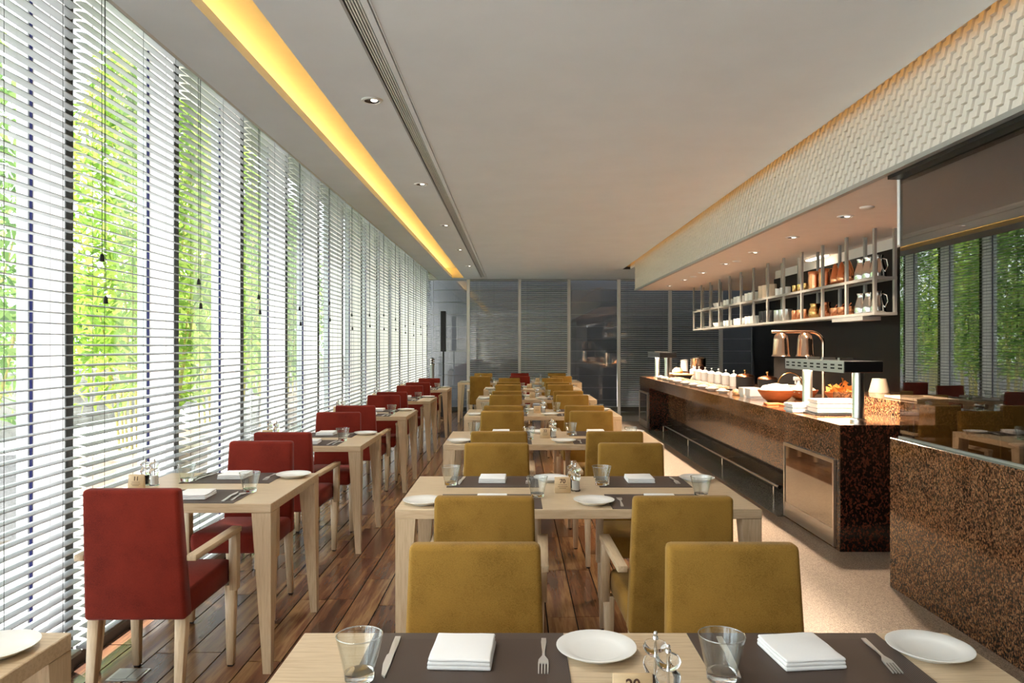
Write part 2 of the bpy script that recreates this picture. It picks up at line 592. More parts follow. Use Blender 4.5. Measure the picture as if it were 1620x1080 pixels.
# window cove cavity
ob('cove_top', box(-1.72, -1.121, YN, 15.75, ZC + 0.21, ZC + 0.23), 'cove', ce)
ob('cove_side', box(-1.121, -1.10, YN, 15.75, ZC + CT, ZC + 0.21), 'cove', ce)
ob('cove_side', box(-1.72, -1.70, YN, 15.75, ZC + 0.056, ZC + 0.21), 'cove', ce)
ob('cove_end', box(-1.70, -1.121, 15.72, 15.749, ZC + 0.002, ZC + 0.21), 'cove', ce)
# slot between ceiling and bulkhead
ob('cove_top', box(1.75, 2.2, YN, 13.95, 3.2, 3.22), 'cove', ce)
ob('cove_side', box(1.73, 1.75, YN, 13.95, ZC + CT, 3.2), 'cove', ce)
ob('cove_end', box(1.75, 2.2, 13.95, 13.97, ZC, 3.2), 'cove', ce)
struct('roof', box(-2.3, 5.6, YN - 0.1, 16.78, 3.3, 3.45), 'wall', 'unseen roof slab, its far edge set to shade the slate wall')  # unseen; stops sky leaks, and its far overhang shades the slate wall
struct('trim_1', box(-2.3, -2.02, YN, YF + 0.3, 3.14, 3.3), 'wall', 'header beam above the windows')
for nm, xx, zz, yy in (('cove_light', -1.60, ZC + 0.075, (YN + 0.3, 15.7)), ('cove_light', 1.84, ZC + CT + 0.015, (YN + 0.3, 13.8))):
    n = 8
    for k in range(n):
        y0 = yy[0] + (yy[1] - yy[0]) * k / n
        y1 = yy[0] + (yy[1] - yy[0]) * (k + 1) / n - 0.04
        side = 'window side' if xx < 0 else 'buffet side'
        t = thing('cove_light', 'hidden amber tube in the %s ceiling cove' % side, 'light', (xx, y0, zz), 0, 'amber tubes in the %s cove' % side)
        ob('tube', tube([(0, 0, 0.012), (0, y1 - y0, 0.012)], 0.011, 8), 'cove_glow' if xx < 0 else 'cove_dim', t)
        ob('batten', box(-0.02, 0.02, 0, y1 - y0, -0.018, 0.0), 'whiteplastic', t)

# slot diffuser
dg = thing('slot_diffuser', 'long black and white linear slot diffuser in the ceiling', 'air vent', (0, 0, ZC))
ob('void', box(-0.745, -0.62, YN, 15.6, 0.03, 0.05), 'grille_dark', dg)
ob('frame', box(-0.75, -0.737, YN, 15.6, -0.004, 0.03), 'alu', dg)
ob('frame', box(-0.662, -0.632, YN, 15.6, -0.004, 0.03), 'ceiling', dg)
ob('frame', box(-0.626, -0.618, YN, 15.6, -0.002, 0.03), 'ceiling', dg)
bar_me = box(-0.003, 0.003, YN, 15.6, 0.0, 0.014)
for k in range(5):
    ob('bar', bar_me, 'whiteplastic', dg, (-0.7265 + k * 0.0135, 0, 0))

# ceiling downlights
ring_me = lathe([(0.045, -0.006), (0.048, -0.009), (0.06, -0.007), (0.064, 0.0)], 28)
cup_me = lathe([(0.0, -0.0022), (0.034, -0.0022), (0.046, -0.006)], 24)
bulb_me = lathe([(0.0, -0.0075), (0.014, -0.007), (0.02, -0.0035), (0.02, -0.0024)], 16)
ORD = ['first', 'second', 'third', 'fourth', 'fifth', 'sixth', 'seventh', 'eighth', 'ninth', 'tenth', 'eleventh', 'twelfth', 'thirteenth', 'fourteenth', 'fifteenth', 'sixteenth']
def downlight(loc, label, energy, color, ringmat='whiteplastic', spot=120):
    t = thing('downlight', label, 'downlight', loc)
    ob('trim_ring', ring_me, ringmat, t)
    ob('reflector', cup_me, 'reflector', t)
    ob('lamp', bulb_me, 'lamp_glow', t, (0.012, 0, 0))
    if energy:
        light('lamp_light', 'SPOT', (0, 0, -0.012), energy, color, t, 0.04, (0, 0, 0), spot, 0.8)
    return t
WARM = (1.0, 0.93, 0.84)
for i, y in enumerate((2.1, 4.35, 6.6, 8.85, 11.1, 13.35)):
    lb = 'recessed downlight beside the slot diffuser, %s from the camera' % ORD[i] if i else 'recessed downlight beside the slot diffuser above the front table'
    downlight((-0.86, y, ZC), lb, 45, WARM)

# ---- bulkhead with relief tiles
bk = struct_empty('wall_bulkhead', 'dropped bulkhead clad in cream relief tiles')
ob('core', box(2.221, 2.6, YN, 13.4, 2.49, 3.3), 'tile_gap_shade', bk)
ob('soffit', box(2.2, 5.4, YN, 13.4, 2.467, 2.49), 'soffit', bk)
ob('end_face', box(2.2, 5.4, 13.4, 13.42, 2.467, 3.3), 'wall', bk)
ob('edge_trim', box(2.182, 2.222, YN, 13.42, 2.459, 2.486), 'alu', bk)
TA, TB = 0.044, 0.096
GY = 0.0045
def wedge(bm, y, z, zlo=None):
    """shingle-like tile: flush at its top, proud at its bottom edge"""
    xo, xi, xb = 2.190, 2.210, 2.2215
    z0 = z + 0.003
    if zlo is not None and zlo > z0:
        xo = xo + (xi - xo) * (zlo - z0) / (TB - 0.003)
        z0 = zlo
    y0, y1, z1 = y, y + TA - GY, z + TB
    add_hexa(bm, [(xo, y0, z0), (xb, y0, z0), (xb, y1, z0), (xo, y1, z0),
                  (xi, y0, z1), (xb, y0, z1), (xb, y1, z1), (xi, y1, z1)])
wbm = bmesh.new()
wedge(wbm, 0, 0)
tile_me = fin(wbm)
tiles = []
nc = int((13.4 - 1.4) / TA)
for i in range(nc):
    y = 13.4 - (i + 1) * TA
    for j in range(-1, 8):
        z = 2.487 + j * TB + (TB / 2 if i % 2 else 0)
        if z + TB > 3.2 or z < 2.43:
            continue
        tiles.append((y, z))
vis = sorted([t for t in tiles if t[0] > 3.05 and t[1] > 2.485 and (t[1] - 1.445) * F / t[0] < 600], key=lambda t: t[0])
near = set(vis[:300])
for y, z in vis[:300]:
    ob('relief_tile', tile_me, 'tile', bk, (0, y, z))
bm = bmesh.new()
for y, z in tiles:
    if (y, z) not in near:
        wedge(bm, y, z, 2.487)
o = ob('distant_relief_tiles', fin(bm), 'tile', bk)
o['kind'] = 'stuff'

# ---- walls on the right and behind the camera
struct('wall_kitchen', box(3.55, 3.65, YN, 10.0, 0, 2.36), 'blackpaint', 'black glossy partition behind the buffet')
struct('wall_kitchen_top', box(3.57, 3.65, YN, 10.0, 2.36, 2.467), 'soffit', 'pale strip of wall above the black partition')
struct('wall_right', box(5.3, 5.5, 9.9, YF + 0.2, 0, 3.3), 'blackpaint', 'dark glossy side wall at the far right')
struct('wall_return', box(3.65, 5.3, 9.9, 10.0, 0, 2.467), 'blackpaint', 'black return wall behind the partition')
struct('wall_rear', box(-2.2, 3.55, YN - 0.2, YN, 0, 3.3), 'wall', 'pale wall behind the camera')

struct('trim_2', box(-2.2, 5.5, YF + 0.0, YF + 0.25, ZC + 0.0, 3.3), 'wall', 'header beam above the far windows')
struct('trim_3', box(-2.2, -2.035, YF - 0.03, YF + 0.25, 0, ZC), 'mullion', 'white corner post between the window walls')
# ---- left window wall
WY = [2.19 + 1.01 * k for k in range(-6, 15)]
mull_me = box(-2.11, XL, -0.025, 0.025, 0, 3.14)
cap_me = box(XL, XL + 0.006, -0.027, 0.027, 0, 3.14)
gask_me = box(-2.118, -2.110, -0.034, 0.034, 0, 3.14)
frm_me = box(-2.168, -2.118, -0.045, 0.045, 0, 3.14)
pane_me = box(-2.142, -2.136, 0.045, 0.965, 0.06, 3.14)
sill_me = box(-2.16, -1.99, 0.025, 0.985, 0, 0.055)
sillcap_me = box(-1.99, -1.984, 0.025, 0.985, 0, 0.055)
for k, y in enumerate(WY[:-1]):
    wn = struct_empty('window_%d' % (k + 1), 'tall clear window bay in the left glass wall', (0, y, 0))
    ob('mullion', mull_me, 'mullion', wn)
    ob('mullion_cap', cap_me, 'cap', wn)
    ob('gasket', gask_me, 'gasket', wn)
    ob('frame', frm_me, 'frame', wn)
    ob('pane', pane_me, 'pane', wn)
    ob('sill', sill_me, 'mullion', wn)
    ob('sill_edge', sillcap_me, 'cap', wn)

# ---- venetian blinds
SP = 0.0446
def slat_mesh(length):
    """curved slat, length along y, width along x"""
    bm = bmesh.new()
    n = 4
    wdt, th, crown = 0.05, 0.0028, 0.003
    top, bot = [], []
    for i in range(n + 1):
        u = -1 + 2 * i / n
        z = crown * (1 - u * u)
        top.append((u * wdt / 2, z))
        bot.append((u * wdt / 2, z - th))
    prof = top + bot[::-1]
    a = [bm.verts.new((x, 0, z)) for x, z in prof]
    b = [bm.verts.new((x, length, z)) for x, z in prof]
    m = len(prof)
    for i in range(m):
        bm.faces.new((a[i], a[(i + 1) % m], b[(i + 1) % m], b[i]))
    bm.faces.new(a[::-1])
    bm.faces.new(b)
    return fin(bm)
def blind(name_label, length, loc, rz, tilt, ztop=2.95, zbot=0.1, tassels=(), cat='blind', sm_='slat'):
    t = thing('venetian_blind', name_label, cat, loc, rz)
    key = (sm_, round(length, 3))
    if key not in SL:
        SL[key] = (slat_mesh(length), box(-0.03, 0.03, 0, length, -0.022, 0.022), box(-0.025, 0.025, 0, length, -0.009, 0.009, 0.004))
    sm, hm, bmn = SL[key]
    ob('headrail', hm, 'slat', t, (0, 0, ztop - 0.025))
    n = int((ztop - 0.06 - zbot) / SP)
    tl = math.radians(tilt)
    for k in range(n):
        ob('slat', sm, sm_, t, (0, 0, ztop - 0.075 - k * SP), (0, tl + rnd.gauss(0, 0.012), 0))
    zb = ztop - 0.075 - n * SP
    ob('bottom_rail', bmn, 'slat', t, (0, 0, zb))
    for f in (0.14, 0.5, 0.86):
        for s in (-0.027, 0.027):
            ob('ladder_cord', tube([(s, f * length, zb), (s, f * length, ztop - 0.03)], 0.0011, 4), 'cord', t)
    for fy, zt in tassels:
        c = ob('pull_cord', tube([(0.038, fy * length, zt), (0.036, fy * length, ztop - 0.04)], 0.0016, 5), 'tassel', t)
        ob('tassel', lathe([(0.003, 0.035), (0.008, 0.028), (0.011, 0.0), (0.0, -0.002)], 10), 'tassel', c, (0.038, fy * length, zt - 0.03))
    return t
SL = {}
tilts = {1: 1, 2: 9, 3: 5, 4: 2}
bays = [(k, y) for k, y in enumerate(WY[:-1]) if y > 0.1]
first = [i for i, (k, y) in enumerate(bays) if abs(y - 2.19) < 0.01][0]
for i, (k, y) in enumerate(bays):
    n = i - first
    tl = tilts.get(n + 1, rnd.uniform(0, 5))
    if n < 0:
        lb = 'white venetian blind over the window bay nearest the camera' if n == -1 else 'white venetian blind beside the camera position'
    else:
        lb = 'white venetian blind on the left window wall, %s from the left photo edge' % ORD[n]
    ts = [(0.1, 1.9 - 0.12 * rnd.random()), (0.13, 1.75 - 0.1 * rnd.random())]
    blind(lb, 0.975, (-1.925, y + 0.018, 0), 0, tl, 3.13, 0.09, ts)

# ---- far window wall
PX = [-2.0, -1.05, 0.084, 1.176, 2.28, 3.416, 4.54, 5.3]
post_me = box(-0.032, 0.032, -0.05, 0.05, 0, ZC)
for i in range(7):
    x0, x1 = PX[i], PX[i + 1]
    wn = struct_empty('window_%d' % (30 + i), 'tall glazed panel in the far wall', (0, YF, 0))
    ob('post', post_me, 'mullion', wn, (x0, 0, 0))
    ob('pane', box(x0 + 0.032, x1 - 0.032, 0.03, 0.036, 0.1, ZC), 'far_pane', wn)
    ob('sill', box(x0, x1, -0.04, 0.06, 0, 0.1), 'cap', wn)
struct('ground_gap', box(-2.17, 5.6, YF + 0.2, 17.2, -0.3, -0.06), 'rock', 'narrow grey ground strip added to block light from below the far windows')  # added so no sky light comes up from below the gap
struct('wall_outer_end', box(5.5, 5.6, YF + 0.2, 17.2, -0.06, 3.3), 'rock', 'unseen end wall added to block light beyond the far windows')  # added to close the gap's right end and keep light off the slate
wob = struct_empty('wall_outer_slate', 'dark slate panelled wall beyond the far windows', (0, 17.0, 0))
ob('backing', box(-3.0, 5.6, 0.02, 0.2, -0.3, 3.6), 'joint', wob)
CH = 0.285
for j in range(12):
    for i in range(8):
        x0 = -3.0 + i * 1.075
        ob('stone_panel', box(x0 + 0.004, x0 + 1.071, 0, 0.03, -0.1 + j * CH + 0.006, -0.1 + (j + 1) * CH - 0.006), 'stonewall', wob)
fl = {1: ('second', 4, -0.0), 2: ('third', 22, 0), 4: ('fifth', 12, 0), 5: ('sixth', 14, 0)}
for i, (nm, tl, _) in fl.items():
    x0, x1 = PX[i], PX[i + 1]
    blind('venetian blind on the far window wall, %s panel from the window corner' % nm, x1 - x0 - 0.075, (x0 + 0.038 + (x1 - x0 - 0.075), YF - 0.075 + 0.06 * 0, 0), PI / 2, -tl, ZC, 0.12, (), 'blind', 'slat_light')

# ================================================================== OUTSIDE
struct('ground_terrace', box(-30, -2.17, -8, 40, -0.3, -0.06), 'terrace', 'pale sunlit terrace outside the windows')
def leaf_cloud(cx, cy, rx, ry, z0, z1, n, size, seed, dens_top=1.0):
    r = random.Random(seed)
    vts, fcs = [], []
    for _ in range(n):
        h = r.random() ** 0.8
        z = z0 + (z1 - z0) * h
        k = math.sqrt(r.random()) * (0.45 + 0.75 * math.sin(PI * min(1, 0.25 + h * 0.75)))
        a = r.random() * 2 * PI
        c = Vector((cx + rx * k * math.cos(a), cy + ry * k * math.sin(a), z))
        d = Vector((r.uniform(-1, 1), r.uniform(-1, 1), r.uniform(-1.2, 0.3))).normalized()
        s = d.cross(Vector((r.uniform(-1, 1), r.uniform(-1, 1), r.uniform(-1, 1)))).normalized()
        L = size * r.uniform(0.7, 1.4)
        W = L * 0.13
        b = len(vts)
        vts += [c, c + d * L * 0.4 + s * W, c + d * L, c + d * L * 0.4 - s * W]
        fcs.append((b, b + 1, b + 2, b + 3))
    me = bpy.data.meshes.new('leaves')
    me.from_pydata(vts, [], fcs)
    return me
def bamboo(x, y, label, h=4.2, stems=16, leaves=5200, rx=0.75, ry=0.8, seed=1, planter=True, leafmat='leaf', size=0.17):
    t = thing('potted_bamboo', label, 'bamboo', (x, y, -0.06))
    r = random.Random(seed)
    bm = bmesh.new()
    for _ in range(stems):
        a, q = r.random() * 2 * PI, r.random() ** 0.5
        bx, by = 0.3 * q * math.cos(a), 0.38 * q * math.sin(a)
        tx, ty = bx * 2.6 + r.uniform(-0.3, 0.3), by * 2.6 + r.uniform(-0.3, 0.3)
        hh = h * r.uniform(0.7, 1.0)
        pts = [(bx + (tx - bx) * u ** 1.6, by + (ty - by) * u ** 1.6, 0.2 + hh * u) for u in (0, 0.25, 0.5, 0.75, 1)]
        add_tube(bm, pts, [0.016, 0.014, 0.011, 0.008, 0.003], 5, False)
    ob('culms', fin(bm, True), 'bamboo', t)
    ob('foliage', leaf_cloud(0, 0, rx, ry, 0.9, h + 0.3, leaves, size, seed), leafmat, t)
    p = ob('planter_box', box(-0.42, 0.42, -0.55, 0.55, 0, 0.34, 0.01), 'planter', t)
    ob('rim', box(-0.45, 0.45, -0.58, 0.58, 0.34, 0.39, 0.008), 'planter', p)
    return t
bam = [
    (-4.3, 5.4, 'thin green bamboo clump outside the leftmost window bay', 3.9, 10, 2600, 0.6, 0.7, 'hedge'),
    (-4.0, 7.9, 'tall yellow-green bamboo clump outside the second window bay', 4.4, 22, 6200, 0.75, 0.95, 'leaf'),
    (-4.3, 10.6, 'bushy bamboo clump outside the third window bay', 4.2, 16, 4600, 0.75, 0.9, 'leaf'),
    (-4.5, 13.4, 'bamboo clump outside the fourth window bay', 4.0, 14, 3800, 0.7, 0.8, 'hedge'),
    (-5.3, 15.6, 'leafy bamboo clump farther along the terrace', 4.4, 14, 4200, 0.9, 0.9, 'leaf'),
    (-5.6, 17.8, 'farthest bamboo clump along the terrace', 4.4, 14, 4200, 0.9, 0.9, 'hedge'),
]
for i, (x, y, lb, h, st, lv, rx, ry, lm) in enumerate(bam):
    bamboo(x, y, lb, h, st, lv, rx, ry, 11 + i, True, lm)
# low rock wall and pale rail beyond the planters
rw = struct('wall_garden', box(-8.4, -8.0, 2, 34, -0.1, 1.0), 'rock', 'grey rock garden wall beyond the terrace')
for i in range(7):
    y = 5.0 + i * 3.6
    t = thing('garden_shrub', 'leafy green shrub behind the garden wall, %s along the terrace' % ORD[i], 'shrub', (-9.7, y, -0.06))
    ob('foliage', leaf_cloud(0, 0, 0.9, 1.25, 0.5, 3.2 + (i % 3) * 0.5, 2600, 0.26, 60 + i), 'hedge', t)
    ob('trunk', tube([(0, 0, 0), (0.05, 0.05, 1.2), (0.0, 0.1, 2.2)], [0.06, 0.05, 0.02], 7), 'bamboo', t)
def out_chair(x, y, rz, label):
    t = thing('terrace_chair', label, 'chair', (x, y, -0.06), rz)
    ob('seat', box(-0.24, 0.24, -0.24, 0.24, 0.4, 0.45, 0.015), 'outchair', t)
    ob('backrest', hexa([(-0.23, -0.25, 0.45), (0.23, -0.25, 0.45), (0.23, -0.21, 0.45), (-0.23, -0.21, 0.45),
                         (-0.17, -0.33, 0.9), (0.17, -0.33, 0.9), (0.17, -0.3, 0.9), (-0.17, -0.3, 0.9)], 0.01), 'outchair', t)
    for sx in (-0.2, 0.2):
        for sy in (-0.2, 0.2):
            ob('leg', tube([(sx, sy, 0), (sx, sy, 0.4)], 0.015, 6), 'outchair', t)
out_chair(-3.1, 4.25, 0.6, 'grey terrace chair seen through the leftmost blind')
out_chair(-3.4, 8.6, 2.4, 'grey terrace chair seen through the third blind')

# ================================================================== FURNITURE
# ---- dining chair
def make_chair_meshes():
    d = {}
    d['backrest'] = hexa([(-0.1975, -0.240, 0.37), (0.1975, -0.240, 0.37), (0.1975, -0.165, 0.37), (-0.1975, -0.165, 0.37),
                          (-0.1835, -0.280, 0.89), (0.1835, -0.280, 0.89), (0.1835, -0.222, 0.89), (-0.1835, -0.222, 0.89)], 0.016, 3)
    d['seat'] = hexa([(-0.195, -0.19, 0.365), (0.195, -0.19, 0.365), (0.205, 0.245, 0.365), (-0.205, 0.245, 0.365),
                      (-0.195, -0.2, 0.465), (0.195, -0.2, 0.465), (0.207, 0.25, 0.478), (-0.207, 0.25, 0.478)], 0.03, 3)
    for s, nm in ((-1, 'l'), (1, 'r')):
        xo, xi = s * 0.245, s * 0.209
        d['post' + nm] = hexa([(xi, 0.18, 0.345), (xo, 0.18, 0.345), (xo, 0.226, 0.345), (xi, 0.226, 0.345),
                               (xi, 0.178, 0.602), (xo, 0.178, 0.602), (xo, 0.228, 0.602), (xi, 0.228, 0.602)], 0.003, 1)
        d['arm' + nm] = hexa([(s * 0.2, -0.235, 0.602), (s * 0.238, -0.235, 0.602), (s * 0.25, 0.232, 0.602), (s * 0.205, 0.232, 0.602),
                              (s * 0.2, -0.235, 0.627), (s * 0.238, -0.235, 0.627), (s * 0.25, 0.232, 0.627), (s * 0.205, 0.232, 0.627)], 0.004, 2)
        a = s * 0.207
        b = s * 0.162
        d['fleg' + nm] = hexa([(s * 0.195, 0.19, 0.008), (s * 0.225, 0.19, 0.008), (s * 0.225, 0.22, 0.008), (s * 0.195, 0.22, 0.008),
                               (s * 0.19, 0.18, 0.37), (s * 0.235, 0.18, 0.37), (s * 0.235, 0.225, 0.37), (s * 0.19, 0.225, 0.37)], 0.002, 1)
        d['rleg' + nm] = hexa([(s * 0.158, -0.255, 0.008), (s * 0.186, -0.255, 0.008), (s * 0.186, -0.225, 0.008), (s * 0.158, -0.225, 0.008),
                               (s * 0.148, -0.222, 0.385), (s * 0.192, -0.222, 0.385), (s * 0.192, -0.178, 0.385), (s * 0.148, -0.178, 0.385)], 0.002, 1)
    d['glide'] = box(-0.011, 0.011, -0.011, 0.011, 0, 0.008)
    return d
CH_ = {'gold': make_chair_meshes(), 'red': make_chair_meshes()}
def chair(x, y, rz, colour, label):
    d = CH_[colour]
    t = thing('dining_armchair', label, 'chair', (x, y, 0), rz, 'golden dining armchairs' if colour == 'gold' else 'red dining armchairs')
    ob('seat', d['seat'], colour, t)
    ob('backrest', d['backrest'], colour, t)
    for nm, s in (('l', -1), ('r', 1)):
        ar = ob('armrest', d['arm' + nm], 'maple_y', t)
        ob('arm_post', d['post' + nm], 'maple_z', ar)
        fl_ = ob('leg', d['fleg' + nm], 'maple_z', t)
        ob('glide', d['glide'], 'foot', fl_, (s * 0.21, 0.205, 0))
        rl_ = ob('leg', d['rleg' + nm], 'maple_z', t)
        ob('glide', d['glide'], 'foot', rl_, (s * 0.172, -0.24, 0))
    return t

# ---- tables
TH = 0.75
def table(x0, x1, y0, y1, label):
    t = thing('dining_table', label, 'table', ((x0 + x1) / 2, (y0 + y1) / 2, 0))
    hx, hy = (x1 - x0) / 2, (y1 - y0) / 2
    ob('tabletop', box(-hx, hx, -hy, hy, TH - 0.041, TH, 0.0025, 1), 'maple_x', t)
    for sx in (-1, 1):
        for sy in (-1, 1):
            a, b = 0.086, 0.036
            g = 0.001
            ob('leg', hexa([(sx * (hx - g), sy * (hy - g), 0), (sx * (hx - b), sy * (hy - g), 0), (sx * (hx - b), sy * (hy - b), 0), (sx * (hx - g), sy * (hy - b), 0),
                            (sx * (hx - g), sy * (hy - g), TH - 0.041), (sx * (hx - a), sy * (hy - g), TH - 0.041), (sx * (hx - a), sy * (hy - a), TH - 0.041), (sx * (hx - g), sy * (hy - a), TH - 0.041)]), 'maple_z', t)
    return t

# ---- tableware meshes
PLATE = lathe([(0.0, 0.004), (0.05, 0.004), (0.056, 0.0), (0.06, 0.004), (0.09, 0.017), (0.0905, 0.019), (0.089, 0.0195), (0.063, 0.0105), (0.052, 0.0075), (0.0, 0.0075)], 40, 60)
def glass_meshes(seg):
    wall = lathe([(0.0300, 0.0165), (0.0318, 0.018), (0.0485, 0.092), (0.0462, 0.092), (0.0296, 0.0185), (0.0, 0.0172)], seg, 60)
    base = lathe([(0.0, 0.0), (0.0285, 0.0), (0.0302, 0.002), (0.0314, 0.0165), (0.0, 0.0165)], seg, 50)
    rim = bmesh.new()
    n = 6
    rings = [[rim.verts.new(((0.0474 + 0.0014 * math.cos(2 * PI * k / n)) * math.cos(2 * PI * i / seg), (0.0474 + 0.0014 * math.cos(2 * PI * k / n)) * math.sin(2 * PI * i / seg), 0.0925 + 0.0013 * math.sin(2 * PI * k / n))) for k in range(n)] for i in range(seg)]
    for i in range(seg):
        for k in range(n):
            rim.faces.new((rings[i][k], rings[(i + 1) % seg][k], rings[(i + 1) % seg][(k + 1) % n], rings[i][(k + 1) % n]))
    return wall, base, fin(rim, True)
GLASS, SHORT = glass_meshes(32), glass_meshes(16)
def napkin_mesh():
    bm = bmesh.new()
    lay = [(-0.069, 0.069, -0.073, 0.073, 0.0, 0.0085), (-0.0675, 0.0685, -0.0715, 0.072, 0.0085, 0.0165), (-0.067, 0.0675, -0.0725, 0.0715, 0.0165, 0.0235)]
    for q in lay:
        bbox(bm, *q, 0.0036, 3)
    bmesh.ops.subdivide_edges(bm, edges=[e for e in bm.edges if e.calc_length() > 0.08], cuts=3)
    for v in bm.verts:
        if v.co.z > 0.01:
            v.co.z += 0.0025 * mnoise.noise(v.co * 22)
        v.co.x += 0.0015 * mnoise.noise(Vector((v.co.y * 20, v.co.z * 90, 3)))
    return fin(bm, True, 50)
NAPKIN = napkin_mesh()
def flatware(kind):
    bm = bmesh.new()
    if kind == 'fork':
        o = [(-0.0055, -0.09), (0.0055, -0.09), (0.0062, -0.07), (0.003, -0.01), (0.003, 0.015), (0.0105, 0.035), (0.0115, 0.05), (-0.0115, 0.05), (-0.0105, 0.035), (-0.003, 0.015), (-0.003, -0.01), (-0.0062, -0.07)]
        poly_extrude(bm, o, 0, 0.0028)
        for k in range(4):
            x = -0.0115 + k * 0.0065
            poly_extrude(bm, [(x, 0.0495), (x + 0.0035, 0.0495), (x + 0.003, 0.092), (x + 0.0005, 0.092)], 0, 0.0026)
    elif kind == 'knife':
        o = [(-0.0065, -0.105), (0.0065, -0.105), (0.0075, -0.06), (0.0055, 0.0), (0.009, 0.008), (0.0105, 0.05), (0.006, 0.095), (-0.003, 0.108), (-0.006, 0.05), (-0.006, 0.0), (-0.0075, -0.06)]
        poly_extrude(bm, o, 0, 0.0032)
    else:
        o = [(-0.0055, -0.085), (0.0055, -0.085), (0.003, 0.0), (0.003, 0.03)]
        n = 10
        o += [(0.0165 * math.sin(PI * (0.1 + 0.8 * i / n)) , 0.033 + 0.05 * i / n) for i in range(n + 1)]
        o += [(-x, y) for x, y in o[::-1]]
        o2 = []
        for p in o:
            if p not in o2:
                o2.append(p)
        poly_extrude(bm, o2, 0, 0.0035)
    for v in bm.verts:
        v.co.z += 0.006 * max(0, math.cos((v.co.y - 0.01) * 22)) * (1 if abs(v.co.y - 0.01) < 0.07 else 0) * 0.6
    return fin(bm)
FORK, KNIFE, SPOON = flatware('fork'), flatware('knife'), flatware('spoon')
MATME = box(-0.2275, 0.2275, -0.15, 0.15, 0, 0.0022)
GRB = lathe([(0.0, 0.0), (0.022, 0.0), (0.0235, 0.004), (0.0195, 0.012), (0.019, 0.052), (0.0225, 0.06), (0.0245, 0.07), (0.022, 0.08), (0.0135, 0.087), (0.021, 0.094), (0.0245, 0.103), (0.02, 0.112), (0.006, 0.118), (0.0, 0.118)], 24, 70)
GRF = lathe([(0.0, 0.006), (0.0135, 0.006), (0.0135, 0.05), (0.0, 0.05)], 16)
GRK = lathe([(0.0022, 0.052), (0.0022, 0.118), (0.006, 0.118), (0.0055, 0.123), (0.0035, 0.125), (0.005, 0.129), (0.003, 0.133), (0.0, 0.1335)], 12)
CARD = hexa([(-0.038, -0.006, 0), (0.038, -0.006, 0), (0.038, 0.02, 0), (-0.038, 0.02, 0),
             (-0.038, 0.006, 0.073), (0.038, 0.006, 0.073), (0.038, 0.012, 0.073), (-0.038, 0.012, 0.073)], 0.0012, 1)
LINE = box(-0.02, 0.02, -0.0004, 0, -0.0008, 0.0008)
TXT = {}
def text_mesh(s, size):
    if s not in TXT:
        cu = bpy.data.curves.new('num', 'FONT')
        cu.body = s
        cu.size = size
        cu.extrude = 0.0003
        cu.offset = 0.0006
        cu.align_x = 'CENTER'
        tmp = bpy.data.objects.new('tmp', cu)
        COL.objects.link(tmp)
        bpy.context.view_layer.update()
        dg_ = bpy.context.evaluated_depsgraph_get()
        TXT[s] = bpy.data.meshes.new_from_object(tmp.evaluated_get(dg_))
        bpy.data.objects.remove(tmp)
    return TXT[s]
def card(x, y, z, label, num=None, rz=0):
    t = thing('table_number_card', label, 'number card', (x, y, z), rz)
    ob('block', CARD, 'card', t)
    lean = math.atan2(0.012, 0.073)
    def on(zz):
        return -0.006 + 0.012 * zz / 0.073 - 0.0006
    if num:
        ob('number', text_mesh(num, 0.028), 'ink', t, (0, on(0.045), 0.045), (PI / 2 - lean, 0, 0))
    else:
        ob('print_line', LINE, 'ink', t, (0, on(0.052), 0.052), (-lean, 0, 0))
    for i, zz in enumerate((0.037, 0.029, 0.022)):
        o = ob('print_line', LINE, 'ink', t, (0, on(zz), zz), (-lean, 0, 0))
        o.scale.x = (1.0, 1.15, 0.8)[i]
    return t
def grinder(x, y, z, label, fill):
    t = thing('spice_grinder', label, 'grinder', (x, y, z))
    ob('body', GRB, 'acrylic', t)
    ob('filling', GRF if fill == 'salt' else GRF2, fill, t)
    ob('spindle', GRK, 'chrome', t)
    return t
GRF2 = GRF.copy()
Z0 = TH
ZM = TH + 0.0024
def single(name, me, mat, loc, rot, label, cat, group):
    return tag(ob(name, me, mat, None, loc, rot), label, cat, group)
